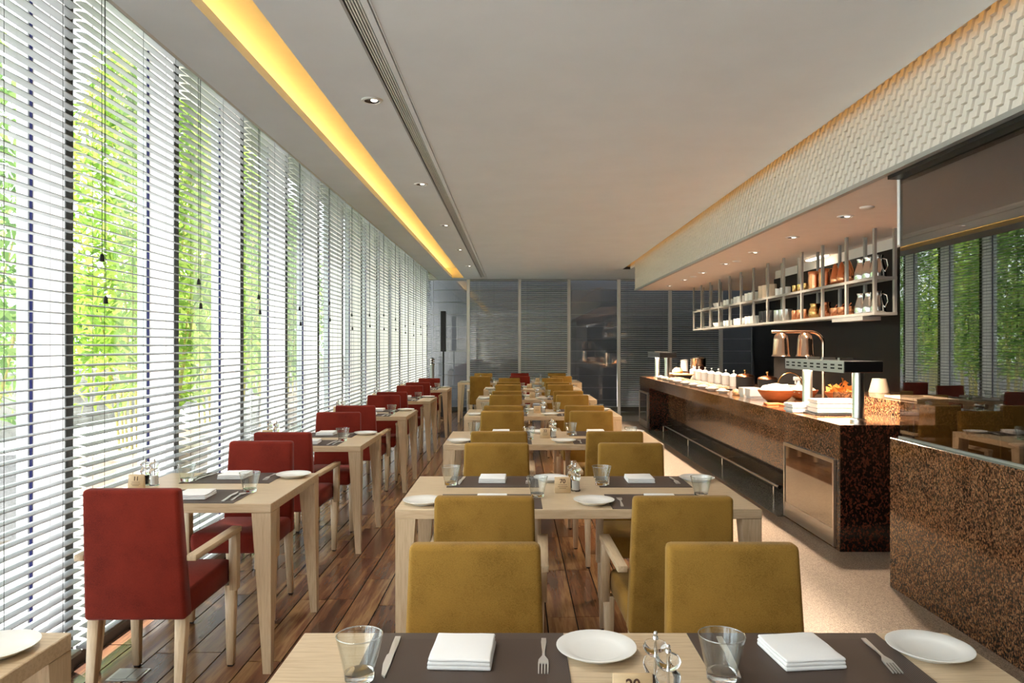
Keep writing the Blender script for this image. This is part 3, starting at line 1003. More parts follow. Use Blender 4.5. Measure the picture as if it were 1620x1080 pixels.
def setting(cx, edge, far, where, table_name, jit=0.0, plate=True, items='all', spoon=False):
    """one place setting; far=True: diner sits on the far side and faces the camera"""
    s = -1 if far else 1
    rz = PI if far else 0.0
    r = random.Random(hash((round(cx, 2), round(edge, 2))) & 0xffff)
    def P(dx, dy):            # dx to the diner's right, dy towards the table middle
        return (cx + s * dx, edge + s * dy)
    wl = '%s setting of %s' % (where, table_name)
    x, y = P(0, 0.158)
    single('placemat', MATME, 'mat', (x, y, Z0 + 0.0002), (0, 0, rz), 'dark brown woven placemat, ' + wl, 'placemat', 'brown placemats')
    x, y = P(0.005, 0.14)
    single('folded_napkin', NAPKIN, 'napkin', (x, y, ZM), (0, 0, rz + (jit or r.uniform(-0.06, 0.06))), 'folded white linen napkin, ' + wl, 'napkin', 'folded white napkins')
    x, y = P(-0.175, 0.135)
    single('fork', FORK, 'cutlery', (x, y, ZM), (0, 0, rz + r.uniform(-0.08, 0.08)), 'steel fork left of the napkin, ' + wl, 'fork', 'steel forks')
    x, y = P(0.165, 0.14)
    single('table_knife', KNIFE, 'cutlery', (x, y, ZM), (0, 0, rz + r.uniform(-0.12, 0.05)), 'steel table knife right of the napkin, ' + wl, 'knife', 'steel table knives')
    if spoon:
        x, y = P(0.2, 0.14)
        single('table_spoon', SPOON, 'cutlery', (x, y, ZM), (0, 0, rz + r.uniform(-0.15, 0.05)), 'steel spoon right of the knife, ' + wl, 'spoon', 'steel spoons')
    x, y = P(0.212, 0.252)
    wall, base, rim = GLASS if edge < 6 else SHORT
    tb = thing('water_tumbler', 'clear tapered water tumbler, ' + wl, 'glass', (x, y, ZM), 0, 'clear water tumblers')
    ob('wall', wall, 'tumbler', tb)
    ob('base', base, 'tumbler_base', tb)
    ob('rim', rim, 'tumbler_rim', tb)
    if plate:
        x, y = P(-0.295, 0.12)
        single('bread_plate', PLATE, 'porcelain', (x, y, Z0 + 0.0004), (0, 0, 0), 'white round bread plate, ' + wl, 'plate', 'white bread plates')

# ---- central rows
TD = 0.787
TX0, TX1 = -0.513, 1.047
CXL, CXR = -0.113, 0.64
rows = [(0.976, 'the front long table', '20'), (3.09, 'the second long table', '70'), (5.13, 'the third long table', '22'),
        (7.18, 'the fourth long table', None), (9.37, 'the fifth long table', None),
        (11.53, 'the sixth long table', None), (13.75, 'the last long table', None)]
WORD = {'20': 'twenty', '70': 'seventy', '22': 'twenty-two', '11': 'eleven'}
for i, (yn, nm, num) in enumerate(rows):
    dx = -0.0
    x0, x1 = TX0 + dx, TX1 + dx
    cl, cr = CXL, CXR
    if i == 6:
        x0, x1, cl, cr = -0.31, 1.25, 0.08, 0.84
    yf = yn + TD
    lbl = ['long maple dining table at the front, cut by the bottom photo edge', 'long maple dining table, second from the front, with card seventy', 'long maple dining table, third from the front, with card twenty-two',
           'long maple dining table, fourth from the front', 'long maple dining table, fifth from the front', 'long maple dining table, sixth from the front', 'long maple dining table nearest the far wall'][i]
    table(x0, x1, yn, yf, lbl)
    setting(cl, yf, True, 'far left', nm)
    setting(cr, yf, True, 'far right', nm, jit=0.1 if i == 0 else 0)
    setting(cl, yn, False, 'near left', nm)
    setting(cr, yn, False, 'near right', nm)
    ym = yn + TD / 2
    card(0.222 + (0.2 if i == 6 else 0), ym - (-0.004 if i == 0 else 0.04), Z0, 'wooden number card reading %s on %s' % (WORD[num], nm) if num else 'small wooden number card on ' + nm, num)
    gx = 0.287 + (0.2 if i == 6 else 0)
    grinder(gx, ym + 0.0, Z0, 'clear salt grinder on ' + nm, 'salt')
    grinder(gx - 0.012, ym + 0.062, Z0, 'clear pepper grinder on ' + nm, 'pepper')
    # chairs: near side faces away, far side faces the camera
    if i > 0:
        cc = 'red' if i == 6 else 'gold'
        chair(cl, yn - 0.15, rnd.uniform(-0.03, 0.03), cc, '%s armchair, near left seat of %s' % (('golden', 'red')[cc == 'red'], nm))
        crn = 0.615 if i == 1 else cr
        chair(crn, yn - 0.15, rnd.uniform(-0.03, 0.03), 'gold', 'golden armchair, near right seat of ' + nm)
    cc = 'red' if i == 6 else 'gold'
    chair(cl, yf + 0.035, PI + rnd.uniform(-0.02, 0.02), cc, '%s armchair, far left seat of %s' % (('golden', 'red')[cc == 'red'], nm))
    crf = 0.607 if i == 0 else (0.655 if i == 1 else cr)
    chair(crf, yf + 0.035, PI + rnd.uniform(-0.02, 0.02), 'gold', 'golden armchair, far right seat of ' + nm)
# square table beside the last row
nm = 'the square far-wall table'
table(-1.10, -0.32, 13.75, 14.53, 'square maple table by the far wall, left of the last long table')
setting(-0.66, 14.53, True, 'far', nm)
setting(-0.66, 13.75, False, 'near', nm)
card(-0.75, 14.1, Z0, 'small wooden number card on ' + nm)
grinder(-0.68, 14.12, Z0, 'clear salt grinder on ' + nm, 'salt')
chair(-0.66, 13.75 - 0.2, 0.03, 'gold', 'golden armchair, near seat of ' + nm)
chair(-0.66, 14.53 + 0.035, PI, 'gold', 'golden armchair, far seat of ' + nm)

# ---- window row
LX0, LX1, LC = -1.885, -1.078, -1.475
lrows = [(0.985, 'the cut-off window table', None), (3.2, 'the first full window table', '11'), (5.05, 'the second full window table', None),
         (7.15, 'the third full window table', None), (9.15, 'the fourth full window table', None), (11.45, 'the last window table', None)]
for i, (yn, nm, num) in enumerate(lrows):
    yf = yn + 0.78
    table(LX0, LX1, yn, yf, 'square maple table by the blinds, ' + nm[4:])
    setting(LC, yf, True, 'far', nm, plate=True, spoon=True)
    setting(LC, yn, False, 'near', nm, plate=(i > 0), spoon=True)
    card(-1.835, yn + 0.31, Z0, 'wooden number card reading eleven on the first full window table' if num else 'small wooden number card on ' + nm, num)
    grinder(-1.852, yn + 0.435, Z0, 'clear pepper grinder on ' + nm, 'pepper')
    grinder(-1.80, yn + 0.42, Z0, 'clear salt grinder on ' + nm, 'salt')
    if i > 0:
        chair(LC - 0.02, yn - 0.12, rnd.uniform(-0.02, 0.02), 'red', 'red armchair, near seat of ' + nm)
        chair(LC - 0.01, yf + 0.02, PI + rnd.uniform(-0.02, 0.02), 'red', 'red armchair, far seat of ' + nm)

# ================================================================== BUFFET
BZ = 0.889
bf = thing('buffet_counter', 'long brown granite buffet counter with recessed front', 'counter', (0, 0, 0))
ob('worktop', box(2.276, 3.5, 5.11, 13.35, BZ - 0.16, BZ), 'granite', bf)
ob('front_panel', box(2.6, 2.66, 6.16, 12.42, 0.24, BZ - 0.16), 'granite', bf)
ob('plinth', box(2.605, 2.66, 6.16, 12.42, 0.0, 0.24), 'plinth_stone', bf)
ob('end_cabinet', box(2.28, 3.5, 5.114, 6.16, 0.0, BZ - 0.16), 'dark_shaded_granite', bf)
ob('end_cabinet', box(2.28, 3.5, 12.42, 13.346, 0.0, BZ - 0.16), 'dark_shaded_granite', bf)
ob('cladding', box(2.276, 2.28, 5.11, 6.16, 0.0, BZ - 0.16), 'granite', bf)
ob('shaded_end_panel', box(2.277, 3.5, 5.10, 5.11, 0.0, BZ - 0.001), 'dark_shaded_granite', bf)  # unlit near end face: its shade is put into a darker granite
def case(y0, y1, label):
    d = ob('display_door', box(2.262, 2.275, y0 + 0.03, y1 - 0.03, 0.14, 0.61), 'mirror', bf)
    d['label'] = label
    ob('door_frame', box(2.256, 2.274, y0, y1, 0.61, 0.637), 'steel', d)
    ob('door_frame', box(2.256, 2.274, y0, y0 + 0.025, 0.02, 0.61), 'steel', d)
    ob('door_frame', box(2.256, 2.274, y1 - 0.025, y1, 0.02, 0.61), 'steel', d)
    ob('kick_panel', box(2.26, 2.274, y0 + 0.025, y1 - 0.025, 0.02, 0.14), 'steel', d)
case(5.16, 6.13, 'mirror polished door in a steel frame at the near end')
case(12.5, 13.3, 'mirror polished door in a steel frame at the far end')
tag(ob('granite_riser', box(2.95, 3.5, 5.115, 6.76, BZ, 1.02), 'granite'), 'brown granite riser block on the near end of the buffet', 'riser')
tag(ob('granite_riser', box(2.98, 3.5, 12.5, 13.3, BZ, 1.0), 'dark_shaded_granite'), 'dark granite riser block under the steel urn', 'riser')
# foot rail
fr = thing('foot_rail', 'chrome foot rail along the buffet counter', 'rail', (2.44, 0, 0.003))
ob('rail', tube([(0, 6.72, 0.135), (0, 12.1, 0.135)], 0.019, 12), 'chrome', fr)
for y in (6.87, 8.58, 10.28, 12.0):
    p = ob('post', tube([(0, y, 0.0), (0, y, 0.13)], 0.012, 10), 'chrome', fr)
    ob('bracket', tube([(0, y, 0.13), (0.158, y, 0.13)], 0.008, 8), 'chrome', p)
# near granite counter with glass screen
nc_ = thing('front_counter', 'brown granite counter in the right foreground', 'counter')
ob('body', box(2.25, 3.2, YN + 0.02, 4.373, 0, 0.894, 0.003, 1), 'granite', nc_)
gs = thing('glass_screen', 'tall clear glass screen standing on the foreground granite counter', 'screen', (2.3, 0, 0.894))
ob('pane', box(0, 0.012, -0.5, 4.35, 0.0, 1.545), 'screen', gs)
ob('bottom_channel', box(-0.006, 0.0, -0.5, 4.36, 0.0, 0.012), 'alu', gs)
ob('bottom_channel', box(0.012, 0.018, -0.5, 4.36, 0.0, 0.012), 'alu', gs)
ob('head_channel', box(-0.075, 0.02, -0.5, 4.35, 1.545, 1.572), 'black', gs)
ob('hanger', box(-0.004, 0.016, 4.352, 4.375, 1.156, 1.57), 'whiteplastic', gs)
for i, (y, x) in enumerate(((4.1, 2.46), (3.75, 2.5))):
    wv = single('serving_spoon', tube([(0, 0, 0.0), (0.0, 0.0, 0.07), (-0.012, 0.0, 0.1), (-0.04, 0, 0.112), (-0.07, 0, 0.105)], 0.0035, 6), 'brass', (x, y, 0.8935), (0, 0, 0),
                'curved pale spoon handle behind the glass screen, %s' % ('nearer the counter corner' if i == 0 else 'farther right'), 'spoon', None)
for i, (x, y) in enumerate(((2.75, 3.9), (2.8, 3.5), (2.7, 3.05))):
    single('bread_plate', PLATE, 'porcelain', (x, y, 0.8945), (0, 0, 0), 'white plate on the counter behind the glass screen, %s from the corner' % ORD[i], 'plate', 'plates behind the glass screen')

# soffit downlights
for i in range(7):
    y = 5.73 + 1.1 * i
    downlight((2.6, y, 2.467), 'soffit downlight above the buffet, %s from the near end' % ORD[i], 150, (1.0, 0.78, 0.58), 'whiteplastic', 125)
for i, (x, y) in enumerate(((2.585, 5.35), (2.66, 8.75), (2.62, 10.7))):
    single('smoke_detector', lathe([(0.0, -0.014), (0.04, -0.014), (0.052, -0.004), (0.052, 0.0)], 24), 'whiteplastic', (x, y, 2.467), (0, 0, 0), 'round blank disc on the soffit, %s from the near end' % ORD[i], 'detector', None)

# ---- hanging rack
rk = thing('hanging_rack', 'long steel two-tier hanging rack above the buffet', 'rack', (0, 0, 0))
RX0, RX1, RY0, RY1 = 3.12, 3.295, 6.32, 12.75
Z1, Z2 = 1.735, 2.045
pm = box(-0.011, 0.011, -0.018, 0.018, 1.725, 2.467)
npst = 13
for k in range(npst):
    y = RY0 + (RY1 - RY0) * k / (npst - 1)
    for x in (RX0, RX1):
        ob('upright', pm, 'rackmetal', rk, (x, y, 0))
for z in (Z1, Z2):
    ob('shelf', box(RX0 + 0.011, RX1 - 0.011, RY0, RY1, z - 0.008, z), 'rackmetal', rk)
    for x in (RX0, RX1):
        ob('shelf_edge', box(x - 0.013, x + 0.013, RY0 - 0.019, RY1 + 0.019, z - 0.022, z + 0.004), 'rackmetal', rk)
    ob('shelf_edge', box(RX0, RX1, RY0 - 0.02, RY0 + 0.004, z - 0.022, z + 0.003), 'rackmetal', rk)
ob('lower_plate', box(RX0 - 0.01, RX1 - 0.02, 6.52, 7.15, 1.675, 1.712), 'alu', rk)
bl = thing('strip_light', 'glowing strip light on the soffit behind the rack', 'light', (3.46, 8.1, 2.445))
ob('diffuser', box(-0.03, 0.03, 0, 0.5, 0.0, 0.012), 'bar_glow', bl)
ob('housing', box(-0.035, 0.035, -0.01, 0.51, 0.012, 0.021), 'whiteplastic', bl)

BOWL = lathe([(0.0, 0.0), (0.035, 0.0), (0.06, 0.03), (0.075, 0.075), (0.072, 0.075), (0.056, 0.034), (0.0, 0.008)], 24)
WIDE = lathe([(0.0, 0.0), (0.04, 0.0), (0.075, 0.028), (0.073, 0.03), (0.038, 0.006), (0.0, 0.005)], 24)
CUP = lathe([(0.0, 0.0), (0.035, 0.0), (0.043, 0.01), (0.043, 0.115), (0.04, 0.115), (0.038, 0.012), (0.0, 0.008)], 20)
SHORTCUP = lathe([(0.0, 0.0), (0.05, 0.0), (0.062, 0.02), (0.066, 0.1), (0.062, 0.1), (0.058, 0.022), (0.0, 0.01)], 20)
JUG = lathe([(0.0, 0.0), (0.05, 0.0), (0.054, 0.01), (0.05, 0.06), (0.032, 0.12), (0.03, 0.135), (0.036, 0.155), (0.033, 0.155), (0.027, 0.136), (0.0, 0.12)], 24)
COPPOT = lathe([(0.0, 0.0), (0.04, 0.0), (0.06, 0.035), (0.055, 0.08), (0.04, 0.115), (0.046, 0.14), (0.042, 0.14), (0.036, 0.115), (0.0, 0.1)], 24)
DRUM = lathe([(0.0, 0.0), (0.07, 0.0), (0.074, 0.01), (0.07, 0.05), (0.074, 0.1), (0.07, 0.15), (0.074, 0.19), (0.07, 0.2), (0.062, 0.198), (0.0, 0.17)], 24)
def horn_mesh():
    bm = bmesh.new()
    pts = [(0, 0, 0.0), (0, 0, 0.02), (0, 0.004, 0.07), (0, 0.012, 0.12), (0, 0.024, 0.17), (0, 0.03, 0.205), (0, 0.026, 0.225)]
    add_tube(bm, pts, [0.03, 0.056, 0.06, 0.046, 0.03, 0.02, 0.006], 18)
    return fin(bm, True, 60)
HORN = horn_mesh()
RM = (RX0 + RX1) / 2
def rack_item(name, me, mat, y, z, label, cat, dx=0.0, sc_=1.0, handle=None):
    if me.materials and me.materials[0] != MT[mat]:
        key = (me.name, mat)
        if key not in VAR:
            VAR[key] = me.copy()
            VAR[key].materials.clear()
        me = VAR[key]
    if handle:
        t = thing(name, label, cat, (RM + dx, y, z + 0.0005))
        b = ob('body', me, mat, t)
        b.scale = (sc_,) * 3
        ob('handle', handle, mat if mat not in HM else HM[mat], t)
        return t
    o = ob(name, me, mat, None, (RM + dx, y, z + 0.0005))
    o.scale = (sc_,) * 3
    return tag(o, label, cat)
VAR, HM = {}, {}
def pos(k, f=0.5):
    """y of the bay k counted from the near end"""
    return RY0 + (RY1 - RY0) * (k + f) / (npst - 1)
BAYN = ['near-end rack bay', 'second rack bay from the near end', 'third rack bay', 'fourth rack bay', 'fifth rack bay', 'sixth rack bay', 'seventh rack bay', 'eighth rack bay', 'ninth rack bay', 'tenth rack bay', 'eleventh rack bay', 'far-end rack bay']
hj = tube([(0.025, -0.03, 0.17), (0.04, -0.075, 0.155), (0.045, -0.085, 0.1), (0.035, -0.05, 0.045)], 0.005, 6)
hj2 = tube([(-0.005, -0.03, 0.1), (-0.04, -0.06, 0.09), (-0.07, -0.17, 0.11)], 0.006, 6)
for tier, z in (('upper', Z2), ('lower', Z1)):
    for k in range(12):
        for q, f in enumerate((0.22, 0.5, 0.78)):
            y = pos(k, f)
            w = '%s shelf, %s of the %s' % (tier, ('near spot', 'middle spot', 'far spot')[q], BAYN[k])
            if tier == 'upper':
                if k == 0:
                    rack_item('steel_jug', JUG, 'chrome', y, z, 'polished steel jug, ' + w, 'jug', 0, 1.3, hj)
                elif k in (1,):
                    rack_item('copper_decanter', HORN, 'copper', y, z, 'horn-shaped copper decanter, ' + w, 'decanter', 0, 1.0)
                elif k in (2,):
                    if q < 2:
                        rack_item('copper_drum', DRUM, 'copper', pos(k, 0.25 + 0.5 * q), z, 'ribbed copper drum pot, ' + w, 'pot', 0, 0.98)
                elif k == 3:
                    rack_item('brass_beaker', CUP, 'brass', y, z, 'brass beaker, ' + w, 'beaker', 0, 0.8)
                elif k == 4:
                    rack_item('white_beaker', CUP, 'porcelain', y, z, 'white ceramic beaker, ' + w, 'beaker', 0, 0.85)
                elif k == 5:
                    rack_item('cream_canister', CUP, 'cream', y, z, 'tall cream canister, ' + w, 'canister', 0, 1.5)
                elif k in (6, 7, 8):
                    rack_item('white_pot', SHORTCUP, 'porcelain', y, z, 'round white ceramic pot, ' + w, 'pot', 0, 1.15 - 0.12 * (k - 6))
                elif k in (9, 10, 11):
                    rack_item('white_bowl', BOWL if k == 9 else WIDE, 'porcelain', y, z, 'low white ceramic bowl, ' + w, 'bowl', 0, 1.0)
            else:
                if k == 0:
                    rack_item('steel_jug', JUG, 'chrome', y, z, 'polished steel jug, ' + w, 'jug', 0, 1.25, hj)
                elif k == 1:
                    rack_item('copper_saucepan', SHORTCUP, 'copper', y, z, 'small copper saucepan, ' + w, 'saucepan', 0, 0.88, hj2)
                elif k == 2:
                    if q < 2:
                        rack_item('copper_pot', COPPOT, 'brass' if q else 'copper', pos(k, 0.25 + 0.5 * q), z, 'rounded copper pot, ' + w, 'pot', 0, 1.15)
                elif k == 3:
                    rack_item('copper_mug', CUP, 'copper', y, z, 'straight copper mug, ' + w, 'mug', 0, 1.0)
                elif k == 4:
                    rack_item('steel_canister', CUP, 'steel', y, z, 'steel canister, ' + w, 'canister', 0, 1.25)
                elif k == 5:
                    rack_item('black_canister', CUP, 'black' if q else 'iron', y, z, 'black canister, ' + w, 'canister', 0, 1.35)
                elif k in (6, 7, 8):
                    rack_item('white_pot', SHORTCUP, 'porcelain', y, z, 'round white ceramic pot, ' + w, 'pot', 0, 1.1 - 0.1 * (k - 6))
                elif k in (9, 10, 11):
                    rack_item('white_bowl', BOWL if k == 9 else WIDE, 'porcelain', y, z, 'low white ceramic bowl, ' + w, 'bowl', 0, 1.0)

# ---- carving gantries
def gantry(y0, y1, label, n_slots):
    g = thing('heated_gantry', label, 'gantry', (2.515, y0, BZ))
    L = y1 - y0
    hd = ob('housing', box(-0.14, 0.14, 0.0, L, 0.362, 0.445, 0.004, 1), 'black', g)
    fp = ob('side_plate', box(-0.146, -0.14, 0.0, L, 0.36, 0.447), 'steel', g)
    for k in range(n_slots):
        for zz in (0.385, 0.41):
            yy = 0.06 + (L - 0.12) * k / (n_slots - 1)
            ob('vent_slot', box(-0.148, -0.1455, yy - 0.032, yy + 0.032, zz, zz + 0.012), 'grille_dark', fp)
    for k in range(3):
        ob('bracket', box(-0.05, 0.05, 0.3 + k * 0.3 - 0.02, 0.3 + k * 0.3 + 0.02, 0.445, 0.465), 'steel', g)
    for yy in (0.09, L - 0.12):
        p = ob('post', lathe([(0.0, 0.0), (0.056, 0.0), (0.056, 0.018), (0.045, 0.022), (0.0415, 0.03), (0.0415, 0.362)], 28), 'steel', g, (0, yy, 0.0005))
    light('gantry_light', 'AREA', (0, L / 2, 0.355), 40, (1.0, 0.7, 0.46), g, 0.15, (0, 0, 0), sizey=L * 0.8)
    return g
gantry(5.25, 6.39, 'heated steel gantry on two posts at the near end of the buffet', 9)
gantry(12.0, 13.05, 'heated steel gantry on two posts at the far end of the buffet', 8)

# ---- heat lamps
hl = thing('heat_lamp_stand', 'double dome heat lamp on an arched steel stand', 'heat lamp', (2.80, 6.62, BZ))
pts = [(0, 0, 0.0), (0, 0, 0.52)]
for k in range(9):
    a = PI / 2 * k / 8
    pts.append((-0.12 + 0.12 * math.cos(a), 0, 0.575 + 0.11 * math.sin(a)))
pts.append((-0.47, 0, 0.685))
ob('arch', tube(pts, 0.014, 10), 'rose', hl)
ob('foot', lathe([(0.0, 0.0), (0.06, 0.0), (0.06, 0.008), (0.018, 0.014), (0.014, 0.03)], 20), 'steel', hl, (0, 0, 0.0005))
dome = lathe([(0.012, 0.215), (0.03, 0.212), (0.055, 0.19), (0.066, 0.155), (0.074, 0.02), (0.084, 0.0), (0.082, 0.0), (0.07, 0.02), (0.062, 0.15), (0.05, 0.185), (0.0, 0.2)], 32)
for x in (-0.385, -0.165):
    s = ob('lamp_shade', dome, 'rose', hl, (x, 0, 0.462))
    ob('bulb', lathe([(0.0, 0.03), (0.03, 0.045), (0.035, 0.075), (0.015, 0.11), (0.012, 0.15)], 14), 'heat_glow', s)
    light('lamp_light', 'SPOT', (0, 0, 0.02), 22, (1.0, 0.66, 0.4), s, 0.03, (0, 0, 0), 110, 0.7)

# ---- buffet food and vessels
def blob(r, h, seed, amp=0.35, seg=20):
    bm = bmesh.new()
    bmesh.ops.create_uvsphere(bm, u_segments=seg, v_segments=seg // 2, radius=1.0)
    for v in bm.verts:
        n = mnoise.noise(v.co * 3.2 + Vector((seed, seed * 2, 0)))
        k = 1 + amp * n
        v.co = Vector((v.co.x * r * k, v.co.y * r * k, max(-0.02, v.co.z * h * k)))
    return fin(bm, True)
def tray_mesh(wx, wy, h):
    bm = bmesh.new()
    t = 0.012
    add_hexa(bm, [(-wx + t, -wy + t, 0), (wx - t, -wy + t, 0), (wx - t, wy - t, 0), (-wx + t, wy - t, 0), (-wx, -wy, h), (wx, -wy, h), (wx, wy, h), (-wx, wy, h)])
    top = [f for f in bm.faces if all(v.co.z > h - 1e-4 for v in f.verts)][0]
    r = bmesh.ops.inset_region(bm, faces=[top], thickness=0.012)
    bmesh.ops.translate(bm, verts=top.verts, vec=(0, 0, -h * 0.75))
    return fin(bm)
def item(name, me, mat, loc, label, cat, rz=0, sc_=1.0, kind=None):
    o = ob(name, me, mat, None, loc, (0, 0, rz))
    o.scale = (sc_,) * 3 if not isinstance(sc_, tuple) else sc_
    return tag(o, label, cat, None, kind)
T0 = BZ + 0.0006
for k in range(3):
    item('stacked_tray', tray_mesh(0.17, 0.1, 0.036), 'whiteplastic', (2.585, 5.92, T0 + 0.014 + k * 0.0365), 'white rectangular tray in the stack beside the steel post, %s' % ('bottom', 'middle', 'top')[k], 'tray')
for k in range(2):
    item('stacked_tray', tray_mesh(0.09, 0.1, 0.036), 'whiteplastic', (2.385, 6.125, T0 + k * 0.0365), 'small white tray behind the tray stack, %s' % ('lower', 'upper')[k], 'tray')
item('slate_board', box(-0.2, 0.2, -0.12, 0.12, 0, 0.012), 'black', (2.58, 5.9, T0), 'thin dark slate board under the white tray stack', 'board')
SB = lathe([(0.0, 0.0), (0.08, 0.0), (0.13, 0.035), (0.175, 0.1), (0.18, 0.118), (0.174, 0.118), (0.12, 0.045), (0.0, 0.02)], 36)
item('serving_bowl', SB, 'woodbowl', (2.60, 7.25, T0), 'terracotta coloured bowl heaped with white salad', 'bowl')
item('salad_heap', blob(0.155, 0.08, 3), 'food_white', (2.60, 7.25, T0 + 0.1), 'white salad heaped in the terracotta coloured bowl', 'salad', 0, 1, 'stuff')
SB2 = SB.copy(); SB3 = SB.copy()
item('serving_bowl', SB2, 'woodbowl', (2.98, 7.55, T0), 'terracotta coloured bowl behind the gantry post', 'bowl', 0, 0.85)
item('salad_heap', blob(0.13, 0.05, 5), 'food_white', (2.98, 7.55, T0 + 0.09), 'pale salad in the bowl behind the gantry post', 'salad', 0, 1, 'stuff')
item('serving_bowl', SB3, 'woodbowl', (3.22, 7.2, T0), 'terracotta coloured bowl of orange crisps', 'bowl', 0, 0.85)
bm = bmesh.new()
rr = random.Random(4)
for _ in range(46):
    a, q = rr.random() * 2 * PI, math.sqrt(rr.random())
    c = Vector((0.12 * q * math.cos(a), 0.12 * q * math.sin(a), 0.02 + 0.13 * (1 - q * 0.8) * rr.random() + 0.02))
    u = Vector((rr.uniform(-1, 1), rr.uniform(-1, 1), rr.uniform(-1, 1))).normalized() * 0.04
    v_ = u.cross(Vector((rr.uniform(-1, 1), rr.uniform(-1, 1), rr.uniform(-1, 1)))).normalized() * 0.032
    vv = [bm.verts.new(c + u), bm.verts.new(c - u * 0.6 + v_), bm.verts.new(c - u * 0.6 - v_)]
    bm.faces.new(vv)
me = bpy.data.meshes.new('crisps'); bm.to_mesh(me); bm.free()
item('crisps', me, 'food_orange', (3.22, 7.2, T0 + 0.07), 'orange crisps heaped in the bowl beside the cream pitcher', 'crisps', 0, 1, 'stuff')
bk_ = thing('wire_basket', 'basket with a thin arched handle behind the terracotta bowls', 'basket', (3.02, 8.0, T0))
ob('body', lathe([(0.0, 0.0), (0.1, 0.0), (0.14, 0.1), (0.145, 0.12), (0.138, 0.12), (0.095, 0.01), (0.0, 0.01)], 28), 'cream', bk_)
ob('handle', tube([(0.14 * math.cos(PI * k / 14), 0, 0.11 + 0.15 * math.sin(PI * k / 14)) for k in range(15)], 0.006, 6), 'brass', bk_)
item('cream_pitcher', lathe([(0.0, 0.0), (0.085, 0.0), (0.088, 0.008), (0.06, 0.12), (0.058, 0.128), (0.052, 0.128), (0.0, 0.11)], 28), 'cream', (3.3, 6.6, 1.0206), 'cream conical pitcher beside the orange crisps', 'pitcher')
item('oval_platter', tray_mesh(0.16, 0.24, 0.02), 'cream', (3.2, 5.75, 1.0206), 'pale oblong platter on the granite riser', 'platter')
for k, (x, y) in enumerate(((2.42, 6.85), (2.52, 6.72), (2.60, 6.62))):
    item('wooden_trivet', box(-0.07, 0.07, -0.05, 0.05, 0, 0.02, 0.004, 1), 'woodbowl', (x, y, T0), 'small wooden serving block in front of the terracotta bowl, %s from the left' % ORD[k], 'board', 0.2 * k)
for k, y in enumerate((7.75, 7.98)):
    item('square_dish', tray_mesh(0.09, 0.085, 0.1), 'porcelain', (2.56 + 0.0 * k, y, T0), 'deep white square dish left of the terracotta bowl, %s' % ('nearer', 'farther')[k], 'dish')
# casserole pots
POT = lathe([(0.0, 0.0), (0.12, 0.0), (0.128, 0.012), (0.13, 0.11), (0.134, 0.115), (0.0, 0.115)], 30)
LID = lathe([(0.134, 0.116), (0.12, 0.13), (0.05, 0.146), (0.0, 0.148)], 30)
KNOB = lathe([(0.008, 0.146), (0.008, 0.16), (0.02, 0.168), (0.02, 0.18), (0.0, 0.186)], 14)
for k, (x, y) in enumerate(((2.98, 9.45), (3.03, 8.75))):
    t = thing('casserole_pot', 'black cast iron casserole pot, %s to the white pots' % ('next', 'second next')[k], 'pot', (x, y, T0))
    ob('body', POT, 'iron', t)
    ob('lid', LID, 'copper', t)
    ob('knob', KNOB, 'brass', t)
    t.scale = (0.88, 0.88, 1.35)
POTW = lathe([(0.0, 0.0), (0.066, 0.0), (0.072, 0.01), (0.074, 0.085), (0.078, 0.09), (0.0, 0.09)], 24)
LIDW = lathe([(0.078, 0.091), (0.066, 0.104), (0.02, 0.118), (0.0, 0.119)], 24)
KNW = lathe([(0.006, 0.118), (0.006, 0.128), (0.014, 0.134), (0.014, 0.144), (0.0, 0.148)], 12)
for k in range(7):
    t = thing('lidded_pot', 'small white lidded pot on the buffet, %s from the black casseroles' % ORD[k], 'pot', (3.0, 10.0 + 0.38 * k, T0), 0, 'row of white lidded pots')
    ob('body', POTW, 'porcelain', t)
    ob('lid', LIDW, 'porcelain', t)
    ob('knob', KNW, 'porcelain', t)
    t.scale = (0.8, 0.8, 1.5)
# spray bottle
sb_ = thing('spray_bottle', 'white trigger spray bottle behind the casserole pots', 'bottle', (3.25, 8.35, T0))
ob('body', lathe([(0.0, 0.0), (0.038, 0.0), (0.04, 0.01), (0.036, 0.1), (0.016, 0.14), (0.014, 0.16), (0.0, 0.16)], 18), 'whiteplastic', sb_)
ob('trigger_head', box(-0.06, 0.03, -0.014, 0.014, 0.16, 0.2, 0.004), 'whiteplastic', sb_)
ob('trigger', box(-0.045, -0.03, -0.008, 0.008, 0.12, 0.162), 'whiteplastic', sb_)
